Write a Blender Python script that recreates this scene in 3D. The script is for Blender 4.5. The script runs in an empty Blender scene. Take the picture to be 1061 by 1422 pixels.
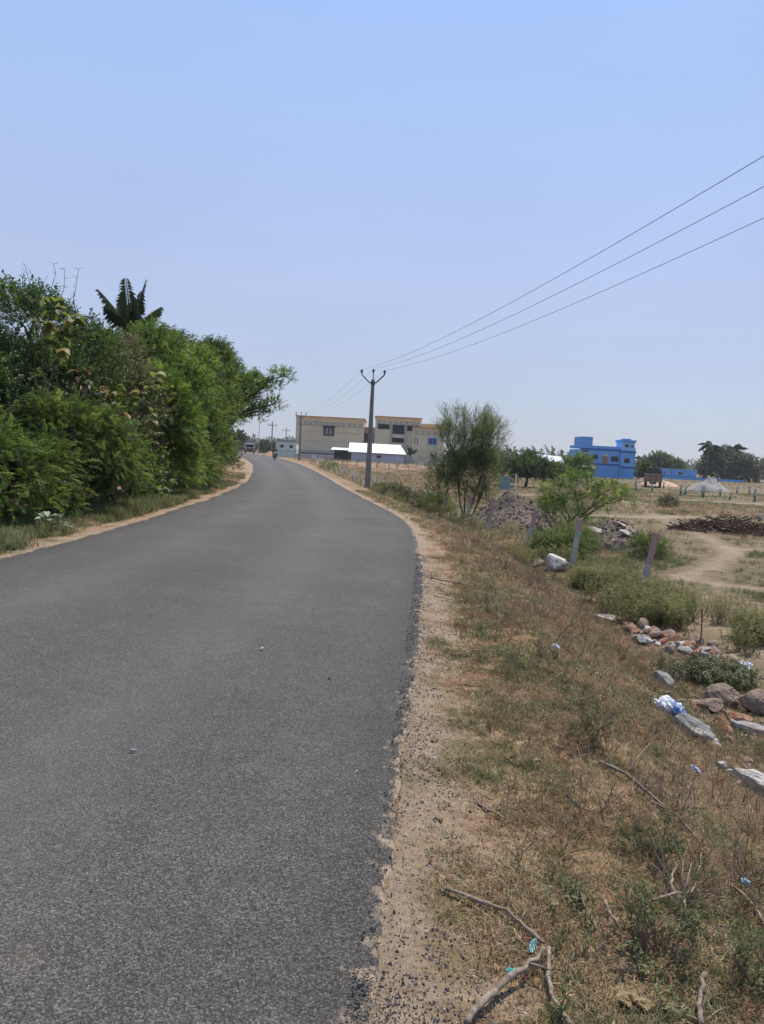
import bpy, bmesh, math, random
import numpy as np
from mathutils import Vector, Matrix, Euler

# ------------------------------------------------------------------ camera
SC = bpy.context.scene
COL = SC.collection
R = math.radians
CAMH = 1.55
pitch, roll = R(-4.3), R(3.0)
f = Vector((0, math.cos(pitch), math.sin(pitch)))
u0 = Vector((0, -math.sin(pitch), math.cos(pitch)))
r0 = Vector((1, 0, 0))
cr = r0*math.cos(roll) + u0*math.sin(roll)
cu = u0*math.cos(roll) - r0*math.sin(roll)
cam = bpy.data.cameras.new('camera')
camo = bpy.data.objects.new('camera', cam)
COL.objects.link(camo)
M = Matrix((cr, cu, -f)).transposed().to_4x4()
M.translation = Vector((0, 0, CAMH))
camo.matrix_world = M
cam.sensor_fit = 'VERTICAL'
cam.sensor_height = 24
cam.lens = 1068/1422*24
cam.clip_start = 0.05
cam.clip_end = 6000
SC.camera = camo

# ------------------------------------------------------------------ light
SUN_EL, SUN_AZ = R(60), R(38)          # azimuth clockwise from +Y
w = bpy.data.worlds.new('World')
SC.world = w
w.use_nodes = True
nt = w.node_tree
nt.nodes.clear()
sky = nt.nodes.new('ShaderNodeTexSky')
sky.sky_type = 'NISHITA'
sky.sun_disc = False
sky.sun_elevation = SUN_EL
sky.sun_rotation = SUN_AZ
sky.air_density = 1.0
sky.dust_density = 0.6
sky.ozone_density = 2.0
bg = nt.nodes.new('ShaderNodeBackground')
bg.inputs['Strength'].default_value = 0.105
wo = nt.nodes.new('ShaderNodeOutputWorld')
# milky summer air: an even pale veil over the clear-sky colour
veil = nt.nodes.new('ShaderNodeMix'); veil.data_type = 'RGBA'; veil.blend_type = 'MIX'
veil.inputs[0].default_value = 0.80
gco = nt.nodes.new('ShaderNodeTexCoord'); gsx = nt.nodes.new('ShaderNodeSeparateXYZ'); grp = nt.nodes.new('ShaderNodeValToRGB')
nt.links.new(gco.outputs['Generated'], gsx.inputs[0]); nt.links.new(gsx.outputs[2], grp.inputs[0])
ge_ = grp.color_ramp.elements
ge_[0].position = 0.0; ge_[0].color = (.385, .42, .53, 1)
ge_[1].position = 0.55; ge_[1].color = (.325, .495, .86, 1)
q_ = ge_.new(.22); q_.color = (.395, .472, .69, 1)
wsp = nt.nodes.new('ShaderNodeTexNoise'); wsp.inputs['Scale'].default_value = 2.2; wsp.inputs['Detail'].default_value = 6
wmp = nt.nodes.new('ShaderNodeMapping'); wmp.inputs['Scale'].default_value = (1, 1, 3.2)
nt.links.new(gco.outputs['Generated'], wmp.inputs[0]); nt.links.new(wmp.outputs[0], wsp.inputs['Vector'])
wrg = nt.nodes.new('ShaderNodeMapRange'); wrg.inputs['From Min'].default_value = .35; wrg.inputs['From Max'].default_value = .75
wrg.inputs['To Min'].default_value = 9.8; wrg.inputs['To Max'].default_value = 10.6
nt.links.new(wsp.outputs[0], wrg.inputs[0])
gsc = nt.nodes.new('ShaderNodeVectorMath'); gsc.operation = 'SCALE'; gsc.inputs['Scale'].default_value = 10.0
nt.links.new(grp.outputs[0], gsc.inputs[0]); nt.links.new(wrg.outputs[0], gsc.inputs['Scale']); nt.links.new(gsc.outputs[0], veil.inputs[7])
nt.links.new(sky.outputs[0], veil.inputs[6])
nt.links.new(veil.outputs[2], bg.inputs[0])
nt.links.new(bg.outputs[0], wo.inputs[0])
sun = bpy.data.lights.new('sun', 'SUN')
sun.energy = 5.0
sun.angle = R(0.55)
sun.color = (1.0, 0.94, 0.84)
suno = bpy.data.objects.new('sun', sun)
COL.objects.link(suno)
sd = Vector((math.sin(SUN_AZ)*math.cos(SUN_EL), math.cos(SUN_AZ)*math.cos(SUN_EL), math.sin(SUN_EL)))
suno.rotation_euler = (-sd).to_track_quat('-Z', 'Y').to_euler()
suno.location = sd*50
vs = SC.view_settings
vs.view_transform = 'Standard'
vs.look = 'None'
vs.exposure = 0.24
vs.gamma = 1
vs.use_curve_mapping = False
SC.render.engine = 'CYCLES'
cy = SC.cycles
cy.use_denoising = True
cy.max_bounces = 7
cy.diffuse_bounces = 3
cy.glossy_bounces = 2
cy.transmission_bounces = 4
cy.transparent_max_bounces = 8
cy.caustics_reflective = cy.caustics_refractive = False

# ------------------------------------------------------------------ helpers
rnd = random.Random(7)
rng = np.random.default_rng(11)

def hash2(ix, iy, s=0):
    h = (ix.astype(np.int64)*374761393 + iy.astype(np.int64)*668265263 + s*1442695041) & 0xffffffff
    h = ((h ^ (h >> 13))*1274126177) & 0xffffffff
    h = h ^ (h >> 16)
    return (h & 0xffffff)/float(0xffffff)

def vnoise(x, y, s=0):
    x = np.asarray(x, float); y = np.asarray(y, float)
    ix = np.floor(x); iy = np.floor(y)
    fx = x-ix; fy = y-iy
    fx = fx*fx*(3-2*fx); fy = fy*fy*(3-2*fy)
    a = hash2(ix, iy, s); b = hash2(ix+1, iy, s); c = hash2(ix, iy+1, s); d = hash2(ix+1, iy+1, s)
    return (a*(1-fx)+b*fx)*(1-fy)+(c*(1-fx)+d*fx)*fy

def fbm(x, y, s=0, o=4):
    t = 0; a = .5; n = 0
    x = np.asarray(x, float); y = np.asarray(y, float)
    for k in range(o):
        t = t+a*vnoise(x, y, s+k); n += a
        x = x*2.03+5.1; y = y*2.03+1.7; a *= .5
    return t/n

def sstep(a, b, x):
    t = np.clip((np.asarray(x, float)-a)/(b-a), 0, 1)
    return t*t*(3-2*t)

# road edges (metres) -------------------------------------------------
RY = np.array([-30, -10, 0, 2.0, 2.6, 3.3, 4.4, 6.1, 8.4, 10.5, 12.6, 14.8, 16.8, 18.5, 20.5, 23.7, 29.9, 38.8, 57, 78.5, 109, 138, 180, 260])
RX = np.array([-2.4, -.7, -.02, .04, .10, .16, .22, .32, .46, .58, .67, .70, .68, .58, .30, -.22, -1.17, -2.45, -4.98, -8.35, -13.7, -19.6, -30, -54])
LY = np.array([-30, -10, 2, 9.3, 12.5, 15.2, 18, 23.2, 28.7, 36, 49, 69.7, 87, 113.6, 149, 180, 260])
LX = np.array([-7.6, -5.9, -4.9, -4.62, -4.68, -4.72, -4.78, -5.04, -5.43, -6.33, -8.35, -11.9, -15.4, -21.1, -29.1, -37, -61])

def _smooth(y, Y, X):
    y = np.asarray(y, float)
    k = 0.06*np.abs(y)+.5
    return (np.interp(y-k, Y, X)+2*np.interp(y, Y, X)+np.interp(y+k, Y, X))/4
def xr(y): return _smooth(y, RY, RX)
def xl(y): return _smooth(y, LY, LX)
def slope(fn, y): return (fn(np.asarray(y)+1.0)-fn(np.asarray(y)-1.0))/2

def zg(x, y, detail=True):
    x = np.asarray(x, float); y = np.asarray(y, float)
    yc = np.clip(y, -30, 260)
    dr = (x-xr(yc))/np.sqrt(1+slope(xr, yc)**2)
    dl = (xl(yc)-x)/np.sqrt(1+slope(xl, yc)**2)
    zf = -1.15+1.15*sstep(55, 135, y)*(1-sstep(5, 38, x))+.35*sstep(90, 150, y)*sstep(5, 38, x)
    zf = zf+.10*(fbm(x*.22, y*.22, 3)-.5)*sstep(3, 8, dr)
    s = 1-sstep(70, 115, y)
    prof = sstep(.7, 3.6, dr)
    right = -.03*sstep(0, .4, dr)+(zf+.03)*(prof*s+sstep(1, 12, dr)*(1-s))
    left = -.02*sstep(0, .3, dl)-.25*sstep(2.0, 5.0, dl)+.25*sstep(8, 14, dl)
    z = np.where(dr > 0, right, np.where(dl > 0, left, 0))
    if detail:
        off = np.maximum(dr, dl)
        a = sstep(.05, 1.0, off)
        near = 1-sstep(14, 40, y)
        z = z+a*.09*(fbm(x*.9, y*.9, 5)-.5)+a*near*.05*(fbm(x*5, y*5, 9)-.5)+sstep(0, .15, off)*near*.012*(fbm(x*14, y*14, 19, 2)-.5)
    z = z-.035*(1-sstep(-.30, 0.02, np.maximum(dr, dl)))
    return z
def Z(x, y): return float(zg(np.array([x]), np.array([y]))[0])

# materials -----------------------------------------------------------
def mat(name):
    m = bpy.data.materials.new(name)
    m.use_nodes = True
    t = m.node_tree
    return m, t, t.nodes['Principled BSDF'], t.nodes['Material Output']

def N(t, typ, **kw):
    n = t.nodes.new(typ)
    for k, v in kw.items():
        if k in n.inputs.keys(): n.inputs[k].default_value = v
        else: setattr(n, k, v)
    return n

def noise(t, scale, detail=4, rough=.55, src=None):
    n = N(t, 'ShaderNodeTexNoise')
    n.inputs['Scale'].default_value = scale
    n.inputs['Detail'].default_value = detail
    n.inputs['Roughness'].default_value = rough
    if src is not None: t.links.new(src, n.inputs['Vector'])
    return n

def ramp(t, fac, stops, interp='LINEAR'):
    n = N(t, 'ShaderNodeValToRGB')
    n.color_ramp.interpolation = interp
    e = n.color_ramp.elements
    while len(e) < len(stops): e.new(.5)
    for q, (p, c) in zip(e, stops):
        q.position = p
        q.color = (*c, 1) if len(c) == 3 else c
    t.links.new(fac, n.inputs[0])
    return n.outputs[0]

def mixc(t, fac, a, b, mode='MIX'):
    n = N(t, 'ShaderNodeMix', data_type='RGBA', blend_type=mode)
    for s, v in ((0, fac), (6, a), (7, b)):
        if hasattr(v, 'is_linked') or hasattr(v, 'links'): t.links.new(v, n.inputs[s])
        else: n.inputs[s].default_value = v if s == 0 else (*v, 1)
    return n.outputs[2]

def math_(t, op, a, b=None, c=None):
    n = N(t, 'ShaderNodeMath', operation=op)
    for s, v in enumerate((a, b, c)):
        if v is None: continue
        if hasattr(v, 'links'): t.links.new(v, n.inputs[s])
        else: n.inputs[s].default_value = v
    return n.outputs[0]

def bump(t, bsdf, h, strength=.4, dist=.02):
    b = N(t, 'ShaderNodeBump')
    b.inputs['Strength'].default_value = strength
    b.inputs['Distance'].default_value = dist
    t.links.new(h, b.inputs['Height'])
    t.links.new(b.outputs[0], bsdf.inputs['Normal'])

def simple(name, col, rough=.8, var=.25, scale=6, spec=.3, metal=0, dirt=None, bumpd=0):
    """a painted or mineral surface: base colour with mottling, optional dirt blotches and relief"""
    m, t, b, o = mat(name)
    tc = N(t, 'ShaderNodeTexCoord')
    n = noise(t, scale, 6, .6, tc.outputs['Object'])
    lo = tuple(c*(1-var) for c in col); hi = tuple(min(1, c*(1+var)) for c in col)
    c = ramp(t, n.outputs[0], [(.3, lo), (.7, hi)])
    if dirt:
        n2 = noise(t, scale*.35, 5, .65, tc.outputs['Object'])
        fct = ramp(t, n2.outputs[0], [(.44, (0, 0, 0)), (.64, (1, 1, 1))])
        c = mixc(t, math_(t, 'MULTIPLY', fct, .7), c, dirt)
    t.links.new(c, b.inputs['Base Color'])
    b.inputs['Roughness'].default_value = rough
    b.inputs['Specular IOR Level'].default_value = spec
    b.inputs['Metallic'].default_value = metal
    if bumpd:
        n3 = noise(t, scale*6, 5, .6, tc.outputs['Object'])
        bump(t, b, n3.outputs[0], .6, bumpd)
    return m

def leafmat(name, cols, trans=.35, rough=.55):
    """leaves: colour differs from spray to spray and over the crown; light passes through"""
    m, t, b, o = mat(name)
    oi = N(t, 'ShaderNodeObjectInfo')
    ge = N(t, 'ShaderNodeNewGeometry')
    n = noise(t, .55, 2, .5, ge.outputs['Position'])
    ta = N(t, 'ShaderNodeAttribute'); ta.attribute_name = 'tint'
    rn = math_(t, 'FRACT', math_(t, 'ADD', oi.outputs['Random'], ta.outputs['Fac']))
    s = math_(t, 'MULTIPLY_ADD', rn, .5, math_(t, 'MULTIPLY', n.outputs[0], .5))
    k = len(cols)
    c = ramp(t, s, [(.18+.6*i/(k-1), cols[i]) for i in range(k)])
    t.links.new(c, b.inputs['Base Color'])
    b.inputs['Roughness'].default_value = rough
    b.inputs['Specular IOR Level'].default_value = .35
    tr = N(t, 'ShaderNodeBsdfTranslucent')
    hs = N(t, 'ShaderNodeHueSaturation')
    hs.inputs['Value'].default_value = 1.5
    hs.inputs['Hue'].default_value = .485
    t.links.new(c, hs.inputs['Color'])
    t.links.new(hs.outputs[0], tr.inputs[0])
    mx = N(t, 'ShaderNodeMixShader')
    mx.inputs[0].default_value = trans
    t.links.new(b.outputs[0], mx.inputs[1]); t.links.new(tr.outputs[0], mx.inputs[2])
    t.links.new(mx.outputs[0], o.inputs[0])
    return m

# mesh building -------------------------------------------------------
def mesh_from(name, v, fcs, m=None, smooth=False):
    me = bpy.data.meshes.new(name)
    me.from_pydata([tuple(map(float, p)) for p in v], [], fcs)
    if m is not None:
        for q in (m if isinstance(m, (list, tuple)) else [m]): me.materials.append(q)
    if smooth: me.polygons.foreach_set('use_smooth', [True]*len(me.polygons))
    me.update()
    return me

class MB:
    def __init__(s): s.v = []; s.f = []; s.mi = []
    def add(s, v, fcs, mi=0):
        o = len(s.v); s.v += [tuple(p) for p in v]; s.f += [tuple(o+i for i in q) for q in fcs]; s.mi += [mi]*len(fcs)
        return s
    def box(s, x0, x1, y0, y1, z0, z1, mi=0):
        v = [(x, y, z) for z in (z0, z1) for y in (y0, y1) for x in (x0, x1)]
        return s.add(v, [(0, 2, 3, 1), (4, 5, 7, 6), (0, 1, 5, 4), (2, 6, 7, 3), (0, 4, 6, 2), (1, 3, 7, 5)], mi)
    def tube(s, pts, rad, n=6, cap=True, mi=0, squash=1.0):
        pts = [Vector(p) for p in pts]
        if not hasattr(rad, '__len__'): rad = [rad]*len(pts)
        prev = None; v = []; fc = []
        for i, p in enumerate(pts):
            d = (pts[min(i+1, len(pts)-1)]-pts[max(i-1, 0)])
            if d.length < 1e-9: d = Vector((0, 0, 1))
            d.normalize()
            if prev is None:
                a = Vector((0, 0, 1)) if abs(d.z) < .9 else Vector((1, 0, 0))
                a = (a-d*a.dot(d)).normalized()
            else:
                a = (prev-d*prev.dot(d))
                a = a.normalized() if a.length > 1e-6 else prev
            prev = a; b = d.cross(a)
            for k in range(n):
                t = 2*math.pi*k/n
                v.append(p+a*(math.cos(t)*rad[i])+b*(math.sin(t)*rad[i]*squash))
        for i in range(len(pts)-1):
            for k in range(n):
                fc.append((i*n+k, i*n+(k+1) % n, (i+1)*n+(k+1) % n, (i+1)*n+k))
        if cap:
            fc.append(tuple(range(n))[::-1]); fc.append(tuple((len(pts)-1)*n+k for k in range(n)))
        return s.add(v, fc, mi)
    def prism(s, poly, y0, y1, mi=0):
        """poly: list of (x,z) extruded from y0 to y1"""
        n = len(poly)
        v = [(x, y0, z) for x, z in poly]+[(x, y1, z) for x, z in poly]
        fc = [tuple(range(n)), tuple(range(2*n-1, n-1, -1))]+[((i+1) % n, i, n+i, n+(i+1) % n) for i in range(n)]
        return s.add(v, fc, mi)
    def mesh(s, name, m=None, smooth=False):
        me = mesh_from(name, s.v, s.f, m, smooth)
        if any(s.mi): me.polygons.foreach_set('material_index', s.mi)
        return me
    def build(s, name, m=None, parent=None, smooth=False, loc=None, rotz=0, bevel=0):
        o = bpy.data.objects.new(name, s.mesh(name, m, smooth))
        COL.objects.link(o)
        if parent is not None: o.parent = parent
        if loc is not None: o.location = loc
        o.rotation_euler[2] = rotz
        if bevel:
            b = o.modifiers.new('bevel', 'BEVEL'); b.width = bevel; b.segments = 2; b.limit_method = 'ANGLE'
        return o

def tag(o, label=None, cat=None, group=None, kind=None):
    if label: o['label'] = label
    if cat: o['category'] = cat
    if group: o['group'] = group
    if kind: o['kind'] = kind
    return o

def thing(name, label, cat, loc=(0, 0, 0), rotz=0, group=None):
    o = bpy.data.objects.new(name, None)
    o.empty_display_size = .2
    COL.objects.link(o); o.location = loc; o.rotation_euler[2] = rotz
    return tag(o, label, cat, group)

def copy_tree(o, parent=None):
    c = o.copy(); COL.objects.link(c)
    if parent is not None: c.parent = parent
    for ch in o.children: copy_tree(ch, c)
    return c

# scatter: instances of small meshes on the vertices of a point mesh ---
_protos = {}
def proto_collection(name, meshes):
    c = bpy.data.collections.new(name)
    for i, me in enumerate(meshes):
        c.objects.link(bpy.data.objects.new('%s_%02d' % (name, i), me))
    _protos[name] = len(meshes)
    return c

_groups = {}
def scatter_group(c, real):
    key = (c.name, real)
    if key in _groups: return _groups[key]
    g = bpy.data.node_groups.new('scatter_'+c.name, 'GeometryNodeTree')
    g.interface.new_socket('Geometry', in_out='INPUT', socket_type='NodeSocketGeometry')
    g.interface.new_socket('Geometry', in_out='OUTPUT', socket_type='NodeSocketGeometry')
    gi = g.nodes.new('NodeGroupInput'); go = g.nodes.new('NodeGroupOutput')
    ci = g.nodes.new('GeometryNodeCollectionInfo')
    ci.inputs['Collection'].default_value = c
    ci.inputs['Separate Children'].default_value = True
    ci.inputs['Reset Children'].default_value = True
    ip = g.nodes.new('GeometryNodeInstanceOnPoints')
    ip.inputs['Pick Instance'].default_value = True
    def attr(nm, ty):
        n = g.nodes.new('GeometryNodeInputNamedAttribute'); n.data_type = ty
        n.inputs['Name'].default_value = nm
        return [s for s in n.outputs if s.enabled and s.name == 'Attribute'][0]
    g.links.new(gi.outputs[0], ip.inputs['Points'])
    g.links.new(ci.outputs[0], ip.inputs['Instance'])
    g.links.new(attr('idx', 'INT'), ip.inputs['Instance Index'])
    g.links.new(attr('rot', 'FLOAT_VECTOR'), ip.inputs['Rotation'])
    g.links.new(attr('scl', 'FLOAT'), ip.inputs['Scale'])
    if real:
        rz = g.nodes.new('GeometryNodeRealizeInstances')
        g.links.new(ip.outputs[0], rz.inputs[0]); g.links.new(rz.outputs[0], go.inputs[0])
    else: g.links.new(ip.outputs[0], go.inputs[0])
    _groups[key] = g
    return g

def scatter(name, c, pos, rot, scl, parent=None, idx=None, real=None):
    pos = np.asarray(pos, np.float32); n = len(pos)
    me = bpy.data.meshes.new(name)
    me.vertices.add(n)
    me.vertices.foreach_set('co', pos.ravel())
    a = me.attributes.new('rot', 'FLOAT_VECTOR', 'POINT'); a.data.foreach_set('vector', np.asarray(rot, np.float32).ravel())
    a = me.attributes.new('scl', 'FLOAT', 'POINT'); a.data.foreach_set('value', np.broadcast_to(np.asarray(scl, np.float32), (n,)).copy())
    if idx is None: idx = rng.integers(0, _protos[c.name], n)
    a = me.attributes.new('idx', 'INT', 'POINT'); a.data.foreach_set('value', np.asarray(idx, np.int32))
    a = me.attributes.new('tint', 'FLOAT', 'POINT'); a.data.foreach_set('value', rng.random(n).astype(np.float32))
    o = bpy.data.objects.new(name, me)
    COL.objects.link(o)
    if parent is not None: o.parent = parent
    if real is None: real = parent is not None
    md = o.modifiers.new('scatter', 'NODES'); md.node_group = scatter_group(c, real)
    return o

# ------------------------------------------------------------------ materials
# ground
G, t, b, o = mat('roadside_ground')
ge = N(t, 'ShaderNodeNewGeometry'); P_ = ge.outputs['Position']
def at_(t, nm):
    a = N(t, 'ShaderNodeAttribute'); a.attribute_name = nm
    return a.outputs['Fac']
rd, ld, path, yy, soil = at_(t, 'rd'), at_(t, 'ld'), at_(t, 'path'), at_(t, 'yy'), at_(t, 'soil')
nbig = noise(t, .35, 5, .6, P_).outputs[0]
nmid = noise(t, 2.2, 6, .65, P_).outputs[0]
nfine = noise(t, 26, 6, .7, P_).outputs[0]
nvf = noise(t, 170, 3, .7, P_).outputs[0]
dry = ramp(t, nfine, [(.28, (.085, .050, .027)), (.45, (.235, .155, .085)), (.62, (.36, .25, .145)), (.8, (.49, .37, .235))])
brown = ramp(t, nfine, [(.3, (.10, .047, .025)), (.55, (.245, .128, .066)), (.8, (.36, .22, .12))])
green = ramp(t, nfine, [(.3, (.035, .04, .014)), (.55, (.11, .11, .04)), (.8, (.24, .21, .10))])
c = mixc(t, ramp(t, nmid, [(.42, (0, 0, 0)), (.6, (1, 1, 1))]), dry, brown)
gsel = math_(t, 'ADD', math_(t, 'MULTIPLY', nbig, .6), math_(t, 'MULTIPLY', nmid, .4))
c = mixc(t, ramp(t, gsel, [(.50, (0, 0, 0)), (.58, (.85, .85, .85))]), c, green)
fieldc = ramp(t, nmid, [(.3, (.075, .060, .032)), (.5, (.135, .105, .060)), (.7, (.23, .175, .108))])
fm = N(t, 'ShaderNodeMapRange'); fm.inputs['From Min'].default_value = 3.2; fm.inputs['From Max'].default_value = 5.5
t.links.new(at_(t, 'fd'), fm.inputs[0])
c = mixc(t, math_(t, 'MULTIPLY', fm.outputs[0], ramp(t, nbig, [(.35, (1, 1, 1)), (.62, (.85, .85, .85))])), c, fieldc)
sand = ramp(t, nfine, [(.3, (.19, .132, .088)), (.5, (.30, .22, .15)), (.75, (.41, .32, .23))])
sand = mixc(t, ramp(t, nvf, [(.38, (.55, .55, .55)), (.5, (0, 0, 0))]), sand, (.12, .09, .07))
wob = math_(t, 'ADD', math_(t, 'MULTIPLY', math_(t, 'SUBTRACT', nmid, .5), 1.5), math_(t, 'MULTIPLY', math_(t, 'SUBTRACT', nfine, .5), .9))
fr = math_(t, 'ADD', rd, wob)
sr = N(t, 'ShaderNodeMapRange'); sr.inputs['From Min'].default_value = .42; sr.inputs['From Max'].default_value = .06
t.links.new(fr, sr.inputs[0])
fl = math_(t, 'ADD', ld, wob)
sl = N(t, 'ShaderNodeMapRange'); sl.inputs['From Min'].default_value = .42; sl.inputs['From Max'].default_value = .08
t.links.new(fl, sl.inputs[0])
pth = N(t, 'ShaderNodeMapRange'); pth.inputs['From Min'].default_value = .46; pth.inputs['From Max'].default_value = .95
t.links.new(math_(t, 'ADD', path, math_(t, 'MULTIPLY', math_(t, 'SUBTRACT', nmid, .5), .8)), pth.inputs[0])
sm = math_(t, 'MAXIMUM', math_(t, 'MAXIMUM', sr.outputs[0], sl.outputs[0]), pth.outputs[0])
redsoil = ramp(t, nmid, [(.3, (.20, .12, .08)), (.7, (.33, .21, .145))])
c = mixc(t, soil, c, redsoil)
c = mixc(t, sm, c, sand)
t.links.new(c, b.inputs['Base Color'])
b.inputs['Roughness'].default_value = .95
b.inputs['Specular IOR Level'].default_value = .15
bump(t, b, math_(t, 'ADD', nfine, math_(t, 'MULTIPLY', nvf, .35)), .9, .03)

# asphalt
AS, t, b, o = mat('asphalt')
ge = N(t, 'ShaderNodeNewGeometry'); P_ = ge.outputs['Position']
vo = N(t, 'ShaderNodeTexVoronoi'); vo.inputs['Scale'].default_value = 125; t.links.new(P_, vo.inputs['Vector'])
vo2 = N(t, 'ShaderNodeTexVoronoi'); vo2.inputs['Scale'].default_value = 230; t.links.new(P_, vo2.inputs['Vector'])
sepc = N(t, 'ShaderNodeSeparateColor'); t.links.new(vo.outputs['Color'], sepc.inputs[0])
sepc2 = N(t, 'ShaderNodeSeparateColor'); t.links.new(vo2.outputs['Color'], sepc2.inputs[0])
mixn = math_(t, 'ADD', math_(t, 'MULTIPLY', sepc.outputs[0], .55), math_(t, 'MULTIPLY', sepc2.outputs[1], .45))
ag = ramp(t, mixn, [(.12, (.042, .038, .033)), (.45, (.080, .073, .065)), (.72, (.120, .109, .098)), (.92, (.20, .18, .16))])
gap = ramp(t, vo.outputs['Distance'], [(.35, (1, 1, 1)), (.75, (.45, .45, .45))])
ag = mixc(t, 1.0, ag, gap, 'MULTIPLY')
big = noise(t, .5, 4, .6, P_).outputs[0]
mid = noise(t, 7, 4, .6, P_).outputs[0]
ag = mixc(t, 1.0, ag, ramp(t, big, [(.3, (.84, .84, .86)), (.7, (1.14, 1.13, 1.1))]), 'MULTIPLY')
ag = mixc(t, 1.0, ag, ramp(t, mid, [(.3, (.9, .9, .9)), (.7, (1.1, 1.1, 1.1))]), 'MULTIPLY')
ed = at_(t, 'edge')
en = math_(t, 'ADD', ed, math_(t, 'MULTIPLY', math_(t, 'SUBTRACT', noise(t, 9, 6, .75, P_).outputs[0], .5), .55))
ef = N(t, 'ShaderNodeMapRange'); ef.inputs['From Min'].default_value = .03; ef.inputs['From Max'].default_value = -.04
t.links.new(en, ef.inputs[0])
lum = N(t, 'ShaderNodeMapRange'); lum.inputs['From Min'].default_value = .0; lum.inputs['From Max'].default_value = .45
lum.inputs['To Min'].default_value = .72; lum.inputs['To Max'].default_value = 1.0
t.links.new(en, lum.inputs[0])
ag = mixc(t, 1.0, ag, lum.outputs[0], 'MULTIPLY')
tr_ = math_(t, 'MULTIPLY', at_(t, 'track'), noise(t, .9, 4, .6, P_).outputs[0])
ag = mixc(t, math_(t, 'MULTIPLY', tr_, .32), ag, (.17, .155, .14))
dust = ramp(t, noise(t, 1.7, 7, .7, P_).outputs[0], [(.60, (0, 0, 0)), (.78, (1, 1, 1))])
ag = mixc(t, math_(t, 'MULTIPLY', dust, .22), ag, (.27, .21, .16))
ag = mixc(t, math_(t, 'MULTIPLY', ef.outputs[0], .85), ag, (.36, .26, .18))
t.links.new(ag, b.inputs['Base Color'])
b.inputs['Roughness'].default_value = .8
b.inputs['Specular IOR Level'].default_value = .25
bump(t, b, math_(t, 'SUBTRACT', math_(t, 'ADD', mixn, 0), math_(t, 'MULTIPLY', vo.outputs['Distance'], .8)), .75, .006)

LEAF_F = leafmat('feathery_leaf', [(.020, .038, .008), (.048, .085, .016), (.105, .165, .028), (.22, .28, .06)], .42)
LEAF_D = leafmat('dark_leaf', [(.012, .026, .007), (.030, .062, .013), (.065, .115, .023), (.14, .20, .045)], .32)
LEAF_B = leafmat('bright_leaf', [(.022, .048, .009), (.055, .105, .017), (.115, .19, .028), (.22, .30, .05)], .42)
LEAF_O = leafmat('olive_leaf', [(.032, .038, .015), (.07, .075, .026), (.12, .125, .045), (.20, .18, .08)], .3)
LEAF_G = leafmat('grey_leaf', [(.10, .13, .08), (.18, .22, .14), (.28, .33, .22)], .2, .7)
LEAF_P = leafmat('palm_leaf', [(.022, .042, .014), (.045, .075, .022), (.09, .12, .035)], .38, .5)
LEAF_T = leafmat('broad_leaf', [(.04, .08, .018), (.08, .12, .025), (.15, .17, .04), (.26, .20, .06)], .4)
LEAF_Y = leafmat('dead_leaf', [(.10, .06, .025), (.20, .13, .06), (.30, .21, .10)], .3)
GRASS_D = leafmat('dry_grass_blade', [(.10, .060, .030), (.235, .155, .080), (.37, .265, .15), (.55, .44, .29)], .3, .85)
GRASS_R = leafmat('rusty_grass_blade', [(.11, .055, .027), (.21, .11, .055), (.31, .175, .095)], .25, .85)
GRASS_G = leafmat('green_grass_blade', [(.045, .055, .020), (.085, .10, .034), (.14, .15, .058), (.23, .22, .11)], .35, .75)
WEED = leafmat('weed_leaf', [(.075, .078, .028), (.125, .13, .04), (.19, .19, .065), (.28, .26, .11)], .4, .7)
WEED2 = leafmat('low_shrub_leaf', [(.055, .062, .028), (.10, .11, .045), (.16, .17, .075)], .25, .7)
BARK = simple('bark', (.10, .075, .055), .9, .35, 9, .2, bumpd=.02)
BARKG = simple('grey_bark', (.17, .145, .12), .9, .3, 9, .2, bumpd=.02)
DEADW = simple('dead_wood', (.20, .15, .115), .9, .35, 20, .15, bumpd=.004)
DEADL = simple('bleached_wood', (.27, .21, .165), .9, .45, 60, .15, dirt=(.10, .07, .048), bumpd=.006)
TWIG = simple('dry_twig', (.20, .145, .10), .9, .35, 10, .15)
CONC = simple('weathered_concrete', (.40, .375, .34), .9, .16, 3, .25, dirt=(.17, .16, .15), bumpd=.004)
CONCP = simple('pole_concrete', (.20, .19, .18), .9, .14, 2, .25, dirt=(.13, .125, .12))
PINK = simple('faded_pink_paint', (.42, .22, .20), .85, .2, 9, .25, dirt=(.33, .27, .24))
WHITE = simple('limewash', (.62, .61, .60), .85, .1, 5, .25, dirt=(.35, .33, .30))
IRON = simple('galvanised_iron', (.10, .10, .11), .55, .2, 5, .4, .4)
RUST = simple('rusty_iron', (.10, .055, .035), .85, .35, 20, .3, dirt=(.16, .07, .03))
PORC = simple('dark_porcelain', (.05, .035, .03), .25, .1, 4, .5)
CABLE = simple('aluminium_cable', (.16, .17, .19), .5, .05, 4, .3)
GLASS, t, b, o = mat('window_glass')
b.inputs['Base Color'].default_value = (.012, .03, .09, 1); b.inputs['Roughness'].default_value = .12; b.inputs['Specular IOR Level'].default_value = .5
DGLASS, t, b, o = mat('dark_glass')
b.inputs['Base Color'].default_value = (.012, .016, .020, 1); b.inputs['Roughness'].default_value = .35; b.inputs['Specular IOR Level'].default_value = .2
STONE = simple('grey_stone', (.27, .255, .24), .92, .25, 7, .2, dirt=(.20, .14, .10), bumpd=.012)
STONEB = simple('bluish_stone', (.17, .17, .155), .9, .2, 8, .2, dirt=(.36, .33, .27), bumpd=.008)
STONEW = simple('pale_stone', (.42, .385, .34), .9, .2, 9, .2, dirt=(.26, .20, .15), bumpd=.012)
BRICK = simple('broken_brick', (.24, .115, .07), .95, .35, 12, .15, dirt=(.27, .19, .135), bumpd=.01)
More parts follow.
